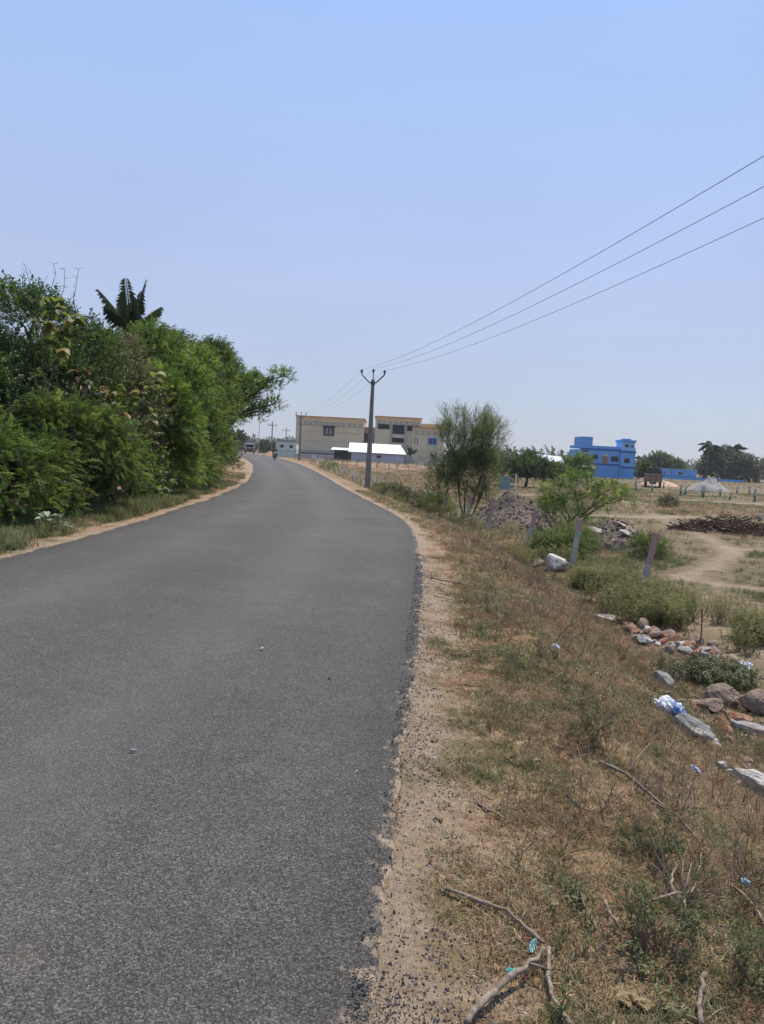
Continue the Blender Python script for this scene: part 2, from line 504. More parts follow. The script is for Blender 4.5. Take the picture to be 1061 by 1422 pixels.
STONER = simple('brown_rubble', (.20, .145, .11), .95, .28, 8, .15, dirt=(.33, .24, .17), bumpd=.012)
GRAV = simple('road_chipping', (.10, .09, .083), .85, .5, 3, .3)
GRAVL = simple('pale_pebble', (.34, .28, .23), .9, .3, 20, .2)
CLOD = simple('earth_clod', (.21, .13, .08), .95, .3, 12, .1, bumpd=.004)
DARKM = simple('dark_rubble', (.095, .075, .058), .95, .4, 4, .15, dirt=(.17, .13, .10), bumpd=.03)

# ------------------------------------------------------------------ ground sheet
def grid_mesh(name, X, Y, Zv, mtl, attrs=None, smooth=True):
    ny, nx = X.shape
    me = bpy.data.meshes.new(name)
    me.vertices.add(nx*ny)
    me.vertices.foreach_set('co', np.stack([X, Y, Zv], -1).astype(np.float32).ravel())
    i = np.arange((ny-1)*(nx-1)); r = i//(nx-1); c_ = i % (nx-1); a = r*nx+c_
    q = np.stack([a, a+1, a+nx+1, a+nx], -1).astype(np.int32)
    me.loops.add(q.size); me.loops.foreach_set('vertex_index', q.ravel())
    me.polygons.add(len(q)); me.polygons.foreach_set('loop_start', np.arange(0, q.size, 4, dtype=np.int32))
    me.polygons.foreach_set('use_smooth', np.ones(len(q), bool) if smooth else np.zeros(len(q), bool))
    me.update(calc_edges=True)
    for k, v in (attrs or {}).items():
        at = me.attributes.new(k, 'FLOAT', 'POINT'); at.data.foreach_set('value', v.astype(np.float32).ravel())
    me.materials.append(mtl)
    ob = bpy.data.objects.new(name, me); COL.objects.link(ob)
    return ob

def steps(a, b_, first, k):
    out = [a]
    while out[-1] < b_: out.append(out[-1]+first+k*abs(out[-1]-a))
    return np.array(out)
rows = np.concatenate([-steps(0, 60, .5, .25)[::-1]+1.0, 1.0+steps(0, 2600, .028, .022)[1:]])
dp = steps(0, 2200, .04, .034)
cols_r = dp
cols_l = -dp[1:][::-1]
YY = rows[:, None]; yc = np.clip(rows, -30, 260)
XR = xr(yc)[:, None]; XL = xl(yc)[:, None]
nroad = 8
XM = XL+(XR-XL)*np.linspace(0, 1, nroad+1)[None, 1:-1]
X = np.concatenate([XL+cols_l[None], XL, XM, XR+cols_r[None]], 1)
Yg = np.broadcast_to(YY, X.shape).copy()
Zg = zg(X, Yg)
Zg = np.where(Yg > 400, Zg-(Yg-400)*.0006, Zg)
RD = (X-XR)/np.sqrt(1+slope(xr, yc)**2)[:, None]
LD = (XL-X)/np.sqrt(1+slope(xl, yc)**2)[:, None]
RDa = np.where(RD < 0, 9, RD/(1+.012*np.clip(Yg, 0, 60))); LDa = np.where(LD < 0, 9, LD/(1+.02*np.clip(Yg, 0, 60)))
def seg_path(pts, wd):
    best = np.full(X.shape, 0.0)
    for (x0, y0), (x1, y1) in zip(pts[:-1], pts[1:]):
        dx, dy = x1-x0, y1-y0
        tt = np.clip(((X-x0)*dx+(Yg-y0)*dy)/(dx*dx+dy*dy), 0, 1)
        d = np.hypot(X-(x0+tt*dx), Yg-(y0+tt*dy))
        best = np.maximum(best, 1-d/(2*wd))
    return np.clip(best, 0, 1)
PT = np.maximum.reduce([
    seg_path([(19, 60), (15.3, 42), (12.9, 30), (12.2, 26.5), (9.3, 21.5), (7.6, 19.2), (9.2, 17.8), (14, 18)], .45),
    seg_path([(12, 27), (16, 28), (24, 30)], .5),
    seg_path([(6.0, 15.0), (5.9, 11.3), (7.4, 9.5), (9, 7)], .7),
    seg_path([(5.5, 39), (9, 40), (14.3, 42), (25.4, 51), (45, 60)], 1.0),
    seg_path([(10, 62), (19.3, 67), (32, 69), (60, 74)], 1.6),
    seg_path([(20, 100), (45, 92), (75, 96)], 3.0),
    seg_path([(2.2, 21), (1.6, 24), (.2, 28)], .35),
])
PT = PT*(.6+.7*fbm(X*.5, Yg*.5, 33))
BED = np.exp(-((X-4.55)/.6)**2-((Yg-11.5)/.95)**2)+np.exp(-((X-4.0)/.6)**2-((Yg-8.2)/.75)**2)+.8*np.exp(-((X-3.05)/.35)**2-((Yg-5.9)/.5)**2)
SOIL = sstep(85, 100, Yg)*(1-sstep(118, 135, Yg))*sstep(-13, -6, X)*(1-sstep(16, 26, X))
ground = grid_mesh('ground', X, Yg, Zg, G, dict(fd=np.clip(RD, 0, 99), rd=RDa, ld=LDa, path=PT, soil=np.clip(SOIL*.85+sstep(.2, .6, BED*(.5+fbm(X*2, Yg*2, 35))), 0, 1)))
tag(ground, 'dry grassy verge and sandy field beside the road', kind='structure')

# road sheet ----------------------------------------------------------
ry = np.concatenate([-steps(0, 28, .5, .2)[::-1]+1.0, 1.0+steps(0, 250, .02, .012)[1:]])
ry = ry[(ry > -28) & (ry < 255)]
tt_ = np.concatenate([[-.012, 0], np.linspace(0, 1, 60)[1:-1], [1, 1.012]])
el = (fbm(ry*5, ry*0, 41, 4)-.5)*.13+(fbm(ry*.7, ry*0, 42, 3)-.5)*.22
er = (fbm(ry*6, ry*0, 43, 4)-.5)*.08+(fbm(ry*.8, ry*0, 44, 3)-.5)*.13
a0 = (xl(ry)+el)[:, None]; a1 = (xr(ry)+er)[:, None]
Xr_ = a0+(a1-a0)*tt_[None]
Yr_ = np.broadcast_to(ry[:, None], Xr_.shape).copy()
Zr = .012+.05*np.sin(np.clip(tt_, 0, 1)*math.pi)[None]*np.ones_like(Xr_)+.012*(fbm(Xr_*.8, Yr_*.8, 50)-.5)
Zr[:, 0] = -.08; Zr[:, -1] = -.08
edge = np.minimum(Xr_-a0, a1-Xr_)
U = np.clip(tt_, 0, 1)[None]*np.ones_like(Xr_)
track = np.exp(-((U-.30)/.09)**2)+np.exp(-((U-.68)/.09)**2)
road = grid_mesh('road', Xr_, Yr_, Zr, AS, dict(edge=edge, track=track))
tag(road, 'grey asphalt road curving away to the left', kind='structure')

# ------------------------------------------------------------------ small plant meshes
def leaf_quads(v, fcs, base, d, n, L, W, curl=0.0):
    """one pointed leaf of two quads along d with normal n"""
    d = Vector(d).normalized(); n = Vector(n); s = d.cross(n)
    s = s.normalized() if s.length > 1e-5 else Vector((0, 1, 0))
    n = s.cross(d)
    b = Vector(base); o = len(v)
    m = b+d*L*.5+n*L*.06; tip = b+d*L-n*L*curl
    v += [b, m+s*W*.5-n*W*.15, tip, m-s*W*.5-n*W*.15]
    fcs += [(o, o+1, o+2), (o, o+2, o+3)]

def sprig_feather(seed, m, L=.30):
    r = random.Random(seed); v = []; fcs = []
    pts = [Vector((0, 0, 0))]
    d = Vector((1, r.uniform(-.15, .15), r.uniform(0, .2)))
    for k in range(6):
        d = (d+Vector((0, r.uniform(-.12, .12), -.09))).normalized()
        pts.append(pts[-1]+d*L/6)
    mb = MB(); mb.tube([pts[0], pts[6]], [.003, .001], 3, False); v += mb.v; v = [Vector(p) for p in v]; fcs += mb.f
    for k in range(1, 7):
        for s in (-1, 1):
            for q in (0, .5):
                p = pts[k]*(1-q)+pts[k-1]*q
                dd = Vector((r.uniform(.35, .8), s*r.uniform(.7, 1.1), r.uniform(-.35, .25)))
                leaf_quads(v, fcs, p, dd, Vector((r.uniform(-.3, .3), r.uniform(-.3, .3), 1)), r.uniform(.045, .075)*L/.30, r.uniform(.015, .024)*L/.30, .15)
    return mesh_from('sprig', v, fcs, m)

def sprig_leafy(seed, m, L=.38, ll=.075, lw=.034, nl=18):
    r = random.Random(seed); v = []; fcs = []
    mb = MB(); pts = [Vector((0, 0, 0))]; d = Vector((1, 0, .1))
    for k in range(5):
        d = (d+Vector((0, r.uniform(-.2, .2), r.uniform(-.2, .14)))).normalized(); pts.append(pts[-1]+d*L/5)
    mb.tube([pts[0], pts[5]], [.003, .001], 3, False); v += [Vector(p) for p in mb.v]; fcs += mb.f
    for k in range(nl):
        q = r.uniform(.15, 1)*5; i = min(4, int(q)); p = pts[i].lerp(pts[i+1], q-i)
        a = r.uniform(0, 6.28)
        dd = Vector((r.uniform(.2, .9), math.cos(a), math.sin(a)*.6-.15))
        leaf_quads(v, fcs, p, dd, Vector((r.uniform(-.5, .5), r.uniform(-.5, .5), 1)), ll*r.uniform(.7, 1.25), lw*r.uniform(.8, 1.2), .12)
    return mesh_from('sprig', v, fcs, m)

def sprig_strip(seed, m, L=.45):
    """bamboo-like spray: long narrow leaves"""
    return sprig_leafy(seed, m, L, .15, .02, 15)

C_FE = proto_collection('feather_sprig', [sprig_feather(i, LEAF_F) for i in range(5)])
C_FB = proto_collection('bright_sprig', [sprig_feather(i+20, LEAF_B) for i in range(5)])
C_DK = proto_collection('dark_sprig', [sprig_leafy(i+40, LEAF_D, .34, .065, .032, 16) for i in range(5)])
C_BR = proto_collection('green_sprig', [sprig_leafy(i+60, LEAF_B, .36, .08, .032, 16) for i in range(5)])
C_ST = proto_collection('narrow_sprig', [sprig_strip(i+80, LEAF_F) for i in range(4)])
C_OL = proto_collection('olive_sprig', [sprig_leafy(i+100, LEAF_O, .5, .11, .05, 16) for i in range(4)])
C_FAR = proto_collection('far_spray', [sprig_leafy(i+120, LEAF_D, 1.3, .42, .22, 26) for i in range(4)])
LEAF_OF = leafmat('rain_tree_leaf', [(.05, .055, .025), (.09, .095, .045), (.14, .14, .07), (.19, .18, .10)], .25)
C_FARO = proto_collection('far_olive_spray', [sprig_leafy(i+140, LEAF_OF, 1.1, .32, .17, 28) for i in range(4)])
C_SP = proto_collection('sparse_sprig', [sprig_feather(i+160, LEAF_F, .24) for i in range(4)]+[sprig_leafy(i+170, LEAF_O, .22, .04, .016, 9) for i in range(2)])
C_TW = proto_collection('dry_spray', [sprig_leafy(i+180, LEAF_Y, .3, .05, .018, 6) for i in range(3)])

def tuft(seed, m, n, h, spread, wd, flat=.2, bend=.5):
    r = random.Random(seed); v = []; fcs = []
    for k in range(n):
        a = r.uniform(0, 6.28); rr = spread*math.sqrt(r.random())
        bx, by = rr*math.cos(a), rr*math.sin(a)
        lie = r.random() < flat
        hh = h*r.uniform(.5, 1.15)
        a2 = r.uniform(0, 6.28); lean = r.uniform(1.2, 2.5) if lie else r.uniform(.05, .7)
        dx, dy = math.cos(a2), math.sin(a2); sx, sy = -dy*wd/2, dx*wd/2
        seg = 3; ps = []
        x, y, z = bx, by, 0
        ang = math.atan(lean)
        for i in range(seg+1):
            ps.append((x, y, z))
            st = hh/seg
            x += dx*math.sin(ang)*st; y += dy*math.sin(ang)*st; z = max(.002, z+math.cos(ang)*st)
            ang += bend*r.uniform(.2, 1)*.6
        o_ = len(v)
        for i, p in enumerate(ps):
            q = 1-(i/seg)**2*.85
            v.append((p[0]-sx*q, p[1]-sy*q, p[2])); v.append((p[0]+sx*q, p[1]+sy*q, p[2]))
        for i in range(seg): fcs.append((o_+2*i, o_+2*i+1, o_+2*i+3, o_+2*i+2))
    return mesh_from('tuft', v, fcs, m)

C_DRY = proto_collection('dry_tuft', [tuft(i, GRASS_D, 12, .036, .04, .0026, .5, 1.0) for i in range(6)]+[tuft(i+20, GRASS_R, 12, .03, .04, .003, .5, .9) for i in range(2)]+[tuft(i+30, GRASS_G, 11, .03, .035, .0032, .35, .9) for i in range(3)])
C_GRN = proto_collection('green_tuft', [tuft(i+50, GRASS_G, 12, .034, .04, .0034, .35, .9) for i in range(4)]+[tuft(i+60, GRASS_D, 12, .036, .04, .0028, .5, 1.0) for i in range(2)])
C_FDRY = proto_collection('field_tuft', [tuft(i+70, GRASS_D, 12, .12, .10, .009, .25, .7) for i in range(5)]+[tuft(i+80, GRASS_G, 10, .10, .10, .010, .2, .7) for i in range(2)])
C_FGR = proto_collection('field_green_tuft', [tuft(i+90, GRASS_G, 14, .16, .12, .010, .1, .6) for i in range(5)])

def weed(seed, m, h=.45, nst=4, nl=12, ll=.035, lw=.012, sp=.5, mstem=None):
    r = random.Random(seed); mb = MB(); v = []; fcs = []
    for s in range(nst):
        a = r.uniform(0, 6.28); d = Vector((math.cos(a)*sp*r.random(), math.sin(a)*sp*r.random(), 1)).normalized()
        p = Vector((0, 0, 0)); pts = [p]
        for k in range(5):
            d = (d+Vector((r.uniform(-.22, .22), r.uniform(-.22, .22), .02))).normalized()
            p = p+d*h*r.uniform(.8, 1.1)/5; pts.append(p)
        mb.tube(pts, [.003*(1-.13*i) for i in range(6)], 3, False)
        for k in range(nl):
            q = r.uniform(.2, 1)*5; i = min(4, int(q)); b0 = pts[i].lerp(pts[i+1], q-i)
            a = r.uniform(0, 6.28)
            leaf_quads(v, fcs, b0, (math.cos(a), math.sin(a), r.uniform(0, .9)), (0, 0, 1), ll*r.uniform(.7, 1.3), lw*r.uniform(.8, 1.2), .1)
    o_ = len(mb.v)
    me = mesh_from('weed', list(mb.v)+v, list(mb.f)+[tuple(i+o_ for i in q) for q in fcs], [mstem or m, m])
    me.polygons.foreach_set('material_index', [0]*len(mb.f)+[1]*len(fcs))
    return me
C_WEED = proto_collection('weed', [weed(i, WEED, .5, 5, 16, .045, .014) for i in range(6)])
C_LOW = proto_collection('low_shrub', [weed(i+20, WEED2, .26, 6, 16, .035, .016, .9) for i in range(5)])
C_STEM = proto_collection('dead_stem', [weed(i+40, TWIG, .28, 4, 4, .02, .004, .9) for i in range(6)])
C_STEML = proto_collection('straw_stem', [weed(i+60, GRASS_D, .22, 4, 5, .03, .004, 1.2) for i in range(5)])
C_SEED = proto_collection('seedling', [weed(i+80, GRASS_G, .13, 3, 9, .028, .013, .8) for i in range(5)])

def rock_mesh(seed, m, n=16, flat=(1, 1, 1), bev=0.0, sub=False, name='stone'):
    r = random.Random(seed); bm = bmesh.new()
    for k in range(n):
        p = Vector((r.gauss(0, 1), r.gauss(0, 1), r.gauss(0, 1))).normalized()*r.uniform(.75, 1.05)
        bm.verts.new((p.x*flat[0]*.5, p.y*flat[1]*.5, p.z*flat[2]*.5))
    res = bmesh.ops.convex_hull(bm, input=bm.verts)
    bmesh.ops.delete(bm, geom=[g for g in res['geom_interior'] if isinstance(g, bmesh.types.BMVert)], context='VERTS')
    if bev:
        bmesh.ops.bevel(bm, geom=bm.edges[:], offset=bev, segments=1, affect='EDGES', profile=.6)
    bmesh.ops.recalc_face_normals(bm, faces=bm.faces[:])
    me = bpy.data.meshes.new(name); bm.to_mesh(me); bm.free(); me.materials.append(m)
    return me
C_CHIP = proto_collection('chipping', [rock_mesh(i, GRAV, 9, (1, .8, .6)) for i in range(5)])
C_PEB = proto_collection('pebble', [rock_mesh(i+9, GRAVL, 10, (1, .8, .6)) for i in range(3)]+[rock_mesh(i+19, CLOD, 10, (1, .9, .7)) for i in range(3)])
C_RUB = proto_collection('rubble_piece', [rock_mesh(i+29, mm, 11, (1, .8, .6)) for i, mm in enumerate([DARKM, DARKM, STONE, STONER, DARKM, STONER, DARKM, CLOD])])
C_RUBR = proto_collection('brick_rubble_piece', [rock_mesh(i+39, mm, 11, (1, .7, .55)) for i, mm in enumerate([BRICK, STONER, STONER, STONE, BRICK, STONEW])])
C_WGR = proto_collection('white_gravel_piece', [rock_mesh(i+49, mm, 9) for i, mm in enumerate([STONE, STONE])])

def rots(n, tilt=.3):
    return np.stack([rng.normal(0, tilt, n), rng.normal(0, tilt, n), rng.uniform(0, 6.283, n)], -1)

def on_ground(x, y, dz=0):
    return np.stack([x, y, zg(x, y)+dz], -1)

# ------------------------------------------------------------------ buildings
def facade_window(parent, x0, x1, z0, z1, y, frame_m, pane_m, cols=1, rows_=1, fw=.12, proud=.06, name='window'):
    """a framed window set on a wall whose face is at y (viewer on the -y side): frame > pane"""
    mb = MB()
    mb.box(x0, x0+fw, y-proud, y+.05, z0, z1); mb.box(x1-fw, x1, y-proud, y+.05, z0, z1)
    mb.box(x0+fw, x1-fw, y-proud, y+.05, z0, z0+fw); mb.box(x0+fw, x1-fw, y-proud, y+.05, z1-fw, z1)
    W = (x1-x0-2*fw); H_ = (z1-z0-2*fw)
    for k in range(1, cols): mb.box(x0+fw+W*k/cols-.04, x0+fw+W*k/cols+.04, y-proud+.01, y+.03, z0+fw, z1-fw)
    fr_ = mb.build(name, frame_m, parent)
    for k in range(cols):
        for j in range(rows_):
            g_ = .04
            MB().box(x0+fw+W*k/cols+g_, x0+fw+W*(k+1)/cols-g_, y-.012, y+.02, z0+fw+H_*j/rows_, z0+fw+H_*(j+1)/rows_).build('pane', pane_m, fr_)
    return fr_

CREAM = simple('cream_render', (.60, .49, .33), .9, .06, .5, .2, dirt=(.53, .44, .30))
ORANGE = simple('orange_parapet_paint', (.62, .42, .23), .9, .08, .6, .2, dirt=(.55, .38, .22))
RUSTO = simple('ochre_coping', (.50, .27, .12), .9, .1, .6, .2)
BRN = simple('dark_brown_frame', (.10, .05, .03), .7, .15, 2, .3)
GREYP = simple('grey_trim', (.33, .32, .31), .9, .1, 1, .2)
SHEET, t, b, o = mat('white_roof_sheet')
b.inputs['Base Color'].default_value = (.80, .80, .80, 1); b.inputs['Roughness'].default_value = .55
LAV = simple('whitewashed_block_wall', (.50, .50, .56), .9, .08, .8, .2, dirt=(.42, .41, .45))
MINT = simple('pale_green_wash', (.52, .60, .52), .9, .06, .8, .2, dirt=(.42, .48, .42))

hall = thing('hall_building', 'large cream hall with orange parapet bands and dark glass panels behind the white roofed shed', 'building', (0, 165, 0))
# local coordinates: x as world, y from the front face, z up
MB().box(-19.3, -4.8, 0, 16, -.3, 7.95).build('wall', CREAM, hall)
MB().box(-19.35, -4.75, -.05, 16.05, 7.953, 8.7).build('parapet', ORANGE, hall)
MB().box(-19.5, -4.6, -.2, 16.2, 8.703, 8.88).build('coping', RUSTO, hall)
MB().box(-4.797, -2.4, 2.2, 14, -.3, 6.9).build('wall', CREAM, hall)
MB().box(-4.797, -2.4, 2.1, 14.1, 6.903, 7.2).build('coping', RUSTO, hall)
MB().box(-2.397, 7.4, .4, 16, -.3, 8.7).build('wall', CREAM, hall)
MB().box(-2.45, 7.45, .3, 16.1, 8.703, 9.45).build('parapet', ORANGE, hall)
MB().box(-2.6, 7.6, .15, 16.2, 9.453, 9.65).build('coping', RUSTO, hall)
MB().box(7.403, 12.3, -.8, 15, -.3, 7.3).build('wall', CREAM, hall)
MB().box(5.6, 7.4, -.8, .397, -.3, 7.3).build('wall', CREAM, hall)
MB().box(5.5, 12.4, -.9, .35, 7.303, 7.75).build('parapet', RUSTO, hall)
MB().box(7.6, 12.3, .4, 15, 7.753, 8.5).build('parapet', ORANGE, hall)
for x0, x1, zc, yf in ((-19.1, -5.0, 7.35, -.0), (-2.2, 7.3, 8.35, .4), (5.8, 12.2, 6.55, -.8)):
    nb = int((x1-x0)/1.1)
    for k in range(nb):
        xx = x0+(k+.5)*(x1-x0)/nb
        MB().box(xx-.16, xx+.16, yf-.28, yf-.002, zc-.28, zc+.28).build('bracket', GREYP, hall)
    MB().box(x0, x1, yf-.12, yf-.003, zc-.40, zc-.30).build('ledge', GREYP, hall)
    MB().box(x0, x1, yf-.12, yf-.003, zc+.30, zc+.36).build('ledge', GREYP, hall)
MB().box(-19.1, -5.1, -.045, -.002, 5.6, 5.66).build('ledge', GREYP, hall)
MB().box(-19.1, -5.1, -.045, -.002, 3.6, 3.66).build('ledge', GREYP, hall)
MB().box(-18.6, -5.0, -.10, -.002, .3, 1.15).build('dado', simple('dark_dado', (.16, .15, .18), .8, .1, 1), hall)
fw_ = facade_window(hall, -13.4, -11.1, 4.85, 6.75, 0, BRN, GLASS, 3, 1, .28, .14)
for xx in (-12.62, -11.88): MB().box(xx-.07, xx+.07, -.16, -.141, 5.13, 6.47).build('mullion', WHITE, fw_)
MB().box(-13.6, -10.9, -.5, -.145, 6.753, 6.95).build('awning', BRN, fw_)
MB().box(-19.36, -19.303, 2, 9, 4.4, 7.0).build('side_window', BRN, hall)
facade_window(hall, -4.7, -2.6, 4.0, 6.0, 2.2, BRN, DGLASS, 2, 1, .12, .06)
MB().box(-4.7, -2.5, 1.2, 2.197, 3.4, 3.75).build('balcony_slab', simple('red_oxide', (.33, .15, .10), .8), hall)
# stair-hall glazing of the right block
for x0, x1, z0, z1 in ((-1.95, 1.55, 7.25, 8.05), (2.05, 5.05, 6.75, 8.05), (5.45, 7.2, 7.05, 8.0)):
    pass
for x0, x1, z0, z1 in ((-1.9, .75, 6.85, 8.0), (1.25, 3.95, 5.95, 8.0), (4.35, 6.9, 6.75, 7.95), (1.25, 3.95, 4.1, 5.25), (1.25, 3.8, 2.5, 3.5)):
    facade_window(hall, x0, x1, z0, z1, .4, GREYP, DGLASS, 1, 1, .06, .08, 'glazing')
for xx in (.95, 4.1): MB().box(xx, xx+.22, .1, .397, 1.5, 8.1).build('pilaster', GREYP, hall)
facade_window(hall, 8.9, 11.0, 4.0, 5.6, -.8, simple('blue_frame', (.18, .30, .55), .6), GLASS, 2, 1, .2, .1)
for xx in (6.0, 6.6): facade_window(hall, xx, xx+.35, 3.9, 5.6, -.8, WHITE, DGLASS, 1, 1, .07, .06)
# balustrade on the low roof between the blocks
ra = MB()
for k in range(7): ra.box(-4.7+k*.3, -4.62+k*.3, 1.9, 1.98, 6.2, 7.0)
ra.build('railing', IRON, hall)

shed = thing('long_shed', 'low whitewashed shed with bright white sheet roof in front of the cream hall', 'shed', (0, 145, 0))
MB().box(-6.4, 3.6, .4, 6.4, -.3, 1.75).build('wall', LAV, shed)
MB().prism([(-.1, 0), (-.1, .08), (3.5, 1.95), (3.5, 1.87)], 0, 1).v
rf = MB()
rf.add([(-6.9, -.2, 1.72), (4.0, -.2, 1.72), (2.9, 3.4, 3.45), (-6.9, 3.4, 3.45), (4.0, 7.0, 1.72), (-6.9, 7.0, 1.72),
        (-6.9, -.2, 1.66), (4.0, -.2, 1.66), (2.9, 3.4, 3.39), (-6.9, 3.4, 3.39), (4.0, 7.0, 1.66), (-6.9, 7.0, 1.66)],
       [(0, 1, 2, 3), (3, 2, 4, 5), (1, 4, 2), (6, 9, 8, 7), (9, 11, 10, 8), (0, 6, 7, 1), (1, 7, 10, 4), (4, 10, 11, 5), (0, 3, 9, 6), (3, 5, 11, 9)])
rf.build('roof', SHEET, shed)
facade_window(shed, -1.6, -.7, .75, 1.35, .4, GREYP, DGLASS, 2, 1, .05, .04)
MB().box(-6.75, -6.41, .5, 6, -.3, 1.8).build('corner_wall', simple('shade_netting', (.05, .05, .055), .9), shed)
MB().add([(-10.2, -.6, 1.95), (-6.95, -.6, 1.95), (-6.95, 5, 2.35), (-10.2, 5, 2.35), (-10.2, -.6, 1.89), (-6.95, -.6, 1.89), (-6.95, 5, 2.29), (-10.2, 5, 2.29)],
         [(0, 1, 2, 3), (4, 7, 6, 5), (0, 4, 5, 1), (0, 3, 7, 4), (3, 2, 6, 7)]).build('porch_roof', SHEET, shed)
for xx in (-10.1, -8.6, -7.1): MB().box(xx, xx+.1, -.5, -.4, -.3, 1.9).build('porch_post', IRON, shed)
MB().box(-9.9, -7.0, 4.6, 4.9, -.3, 1.9).build('porch_wall', simple('near_black_wall', (.09, .085, .09), .9), shed)  # porch back wall, one even near-black base colour
MB().box(3.63, 5.3, 1.0, 1.2, -.3, 1.35).build('side_screen', GREYP, shed)

cw = thing('compound_wall', 'low pink and white compound wall with dark railing left of the porch', 'wall', (0, 141, 0))
MB().box(-16.6, -9.4, 0, .2, -.3, .75).build('wall', simple('pinkish_wall', (.45, .36, .34), .9, .1, 1), cw)
MB().box(-16.6, -9.4, -.05, .25, .753, .85).build('coping', WHITE, cw)
mb = MB()
for k in range(49): mb.box(-16.6+k*.148, -16.56+k*.148, .08, .12, .853, 1.5)
mb.box(-16.6, -9.4, .07, .13, 1.503, 1.56); mb.build('railing', IRON, cw)

gh = thing('small_house', 'pale green flat roofed house with two small windows by the road bend', 'house', (0, 150, 0))
MB().box(-21.3, -17.3, 0, 5, -.3, 3.1).build('wall', MINT, gh)
MB().box(-21.5, -17.1, -.25, 5.2, 3.103, 3.3).build('roof_slab', simple('mossy_slab', (.22, .25, .22), .9), gh)
MB().box(-21.3, -17.3, -.06, -.003, 1.15, 1.25).build('band', GREYP, gh)
for xx in (-20.5, -18.7): facade_window(gh, xx, xx+.8, 1.75, 2.4, 0, GREYP, DGLASS, 1, 1, .09, .06)
MB().box(-20.6, -19.9, 1.5, 2.2, 3.303, 3.6).build('roof_tank', GREYP, gh)
MB().box(-18.2, -17.6, 1.5, 2.2, 3.303, 3.55).build('roof_tank', GREYP, gh)

LB = simple('sky_blue_paint', (.14, .34, .66), .85, .07, .6, .25, dirt=(.12, .30, .58))
LB2 = simple('pale_blue_paint', (.26, .45, .68), .85, .06, .6, .25)
DB = simple('deep_blue_band', (.03, .07, .30), .8, .1, 1, .25)
TQ = simple('turquoise_blue_paint', (.10, .30, .60), .8, .08, 1, .25)
DOOR = simple('teak_door', (.30, .14, .07), .7, .15, 3, .3)
bh = thing('blue_house', 'two storey bright blue house with darker bands and stair tower at its left', 'house', (0, 150, 0))
MB().box(37.9, 45.7, .3, 9, -1.2, 4.55).build('wall', LB, bh)
MB().box(45.703, 48.5, -.3, 9, -1.2, 4.35).build('wall', LB, bh)
MB().box(37.8, 45.69, .15, .297, 4.55, 4.8).build('band', DB, bh)
MB().box(45.60, 48.62, -.45, 9.1, 4.353, 4.62).build('band', DB, bh)
MB().box(37.9, 45.7, .29, .45, 4.803, 5.35).build('parapet', LB, bh)
MB().box(37.9, 38.05, .46, 9, 4.803, 5.35).build('parapet', LB, bh)
MB().box(38.06, 45.6, 8.8, 9, 4.803, 5.35).build('parapet', LB, bh)
MB().box(37.85, 40.2, .28, 5.4, 4.803, 7.0).build('stair_tower', LB, bh)
MB().box(46.0, 48.4, .2, 4.2, 4.63, 6.35).build('roof_room', LB2, bh)
MB().box(45.8, 48.6, -.05, 4.4, 6.353, 6.75).build('roof_room_slab', TQ, bh)
MB().box(46.3, 47.7, .5, 2.6, 6.753, 7.0).build('roof_tank', TQ, bh)
MB().box(45.703, 48.45, -.33, -.05, 4.63, 5.35).build('parapet', LB2, bh)
MB().box(39.0, 45.5, .1, .297, 1.75, 1.95).build('band', DB, bh)
MB().box(45.65, 48.55, -.45, -.303, 1.35, 1.6).build('band', DB, bh)
MB().box(45.75, 48.4, -.32, -.303, -1.2, 1.34).build('lower_wall', TQ, bh)
for x0, x1, z0, z1, yy_ in ((40.2, 41.4, 2.65, 3.6, .3), (44.0, 45.4, 2.45, 3.45, .3), (46.4, 47.4, 2.3, 3.2, -.3)):
    facade_window(bh, x0, x1, z0, z1, yy_, BRN, DGLASS, 2, 1, .1, .06)
facade_window(bh, 38.2, 39.5, 4.0, 4.5, .3, GREYP, DGLASS, 3, 1, .06, .05)
facade_window(bh, 46.5, 47.3, 5.15, 5.9, .2, BRN, DGLASS, 1, 1, .07, .04)
facade_window(bh, 47.65, 48.15, 5.15, 5.75, .2, BRN, DGLASS, 1, 1, .07, .04)
dr = MB().box(42.3, 43.35, .24, .297, 1.95, 3.4).build('door', DOOR, bh)
arc = [(42.1, 3.4)]+[(42.83-.73*math.cos(a), 3.4+.62*math.sin(a)) for a in np.linspace(0, math.pi, 11)]
MB().prism([(42.83+.73*math.cos(a), 3.403+.6*math.sin(a)) for a in np.linspace(0, math.pi, 11)], .2, .297).build('arch', simple('buff_arch', (.40, .36, .34), .85), bh)
MB().box(48.52, 49.4, 1, 3, 3.2, 3.6).build('sunshade', TQ, bh)
for xx in (38.4, 45.3): MB().box(xx, xx+.2, .18, .297, -1.2, 1.74).build('pilaster', LB2, bh)

bs = thing('long_blue_house', 'long low blue building with tiny windows right of the two storey blue house', 'building', (0, 188, -1.1))
MB().box(60, 76, 0, 6, -.3, 2.6).build('wall', LB, bs)
MB().box(50.5, 60, 1, 6, -.3, 2.3).build('wall', simple('navy_wall', (.09, .13, .24), .85), bs)  # left wing wall in a darker navy base colour
MB().box(50.3, 60.2, .8, 6.2, 2.303, 2.7).build('roof_slab', LB2, bs)
MB().box(59.8, 76.2, -.2, 6.2, 2.603, 2.75).build('roof_slab', LB2, bs)
MB().box(62, 76, -.06, -.003, 1.0, 1.15).build('band', DB, bs)
for xx in (64, 66.2, 68, 69.8): facade_window(bs, xx, xx+.5, 1.45, 2.0, 0, GREYP, DGLASS, 1, 1, .06, .05)
facade_window(bs, 71.6, 72.8, 1.4, 2.1, 0, GREYP, DGLASS, 2, 1, .06, .05)
MB().box(64, 86, -4, -3.8, -.4, .9).build('yard_wall', TQ, bs)

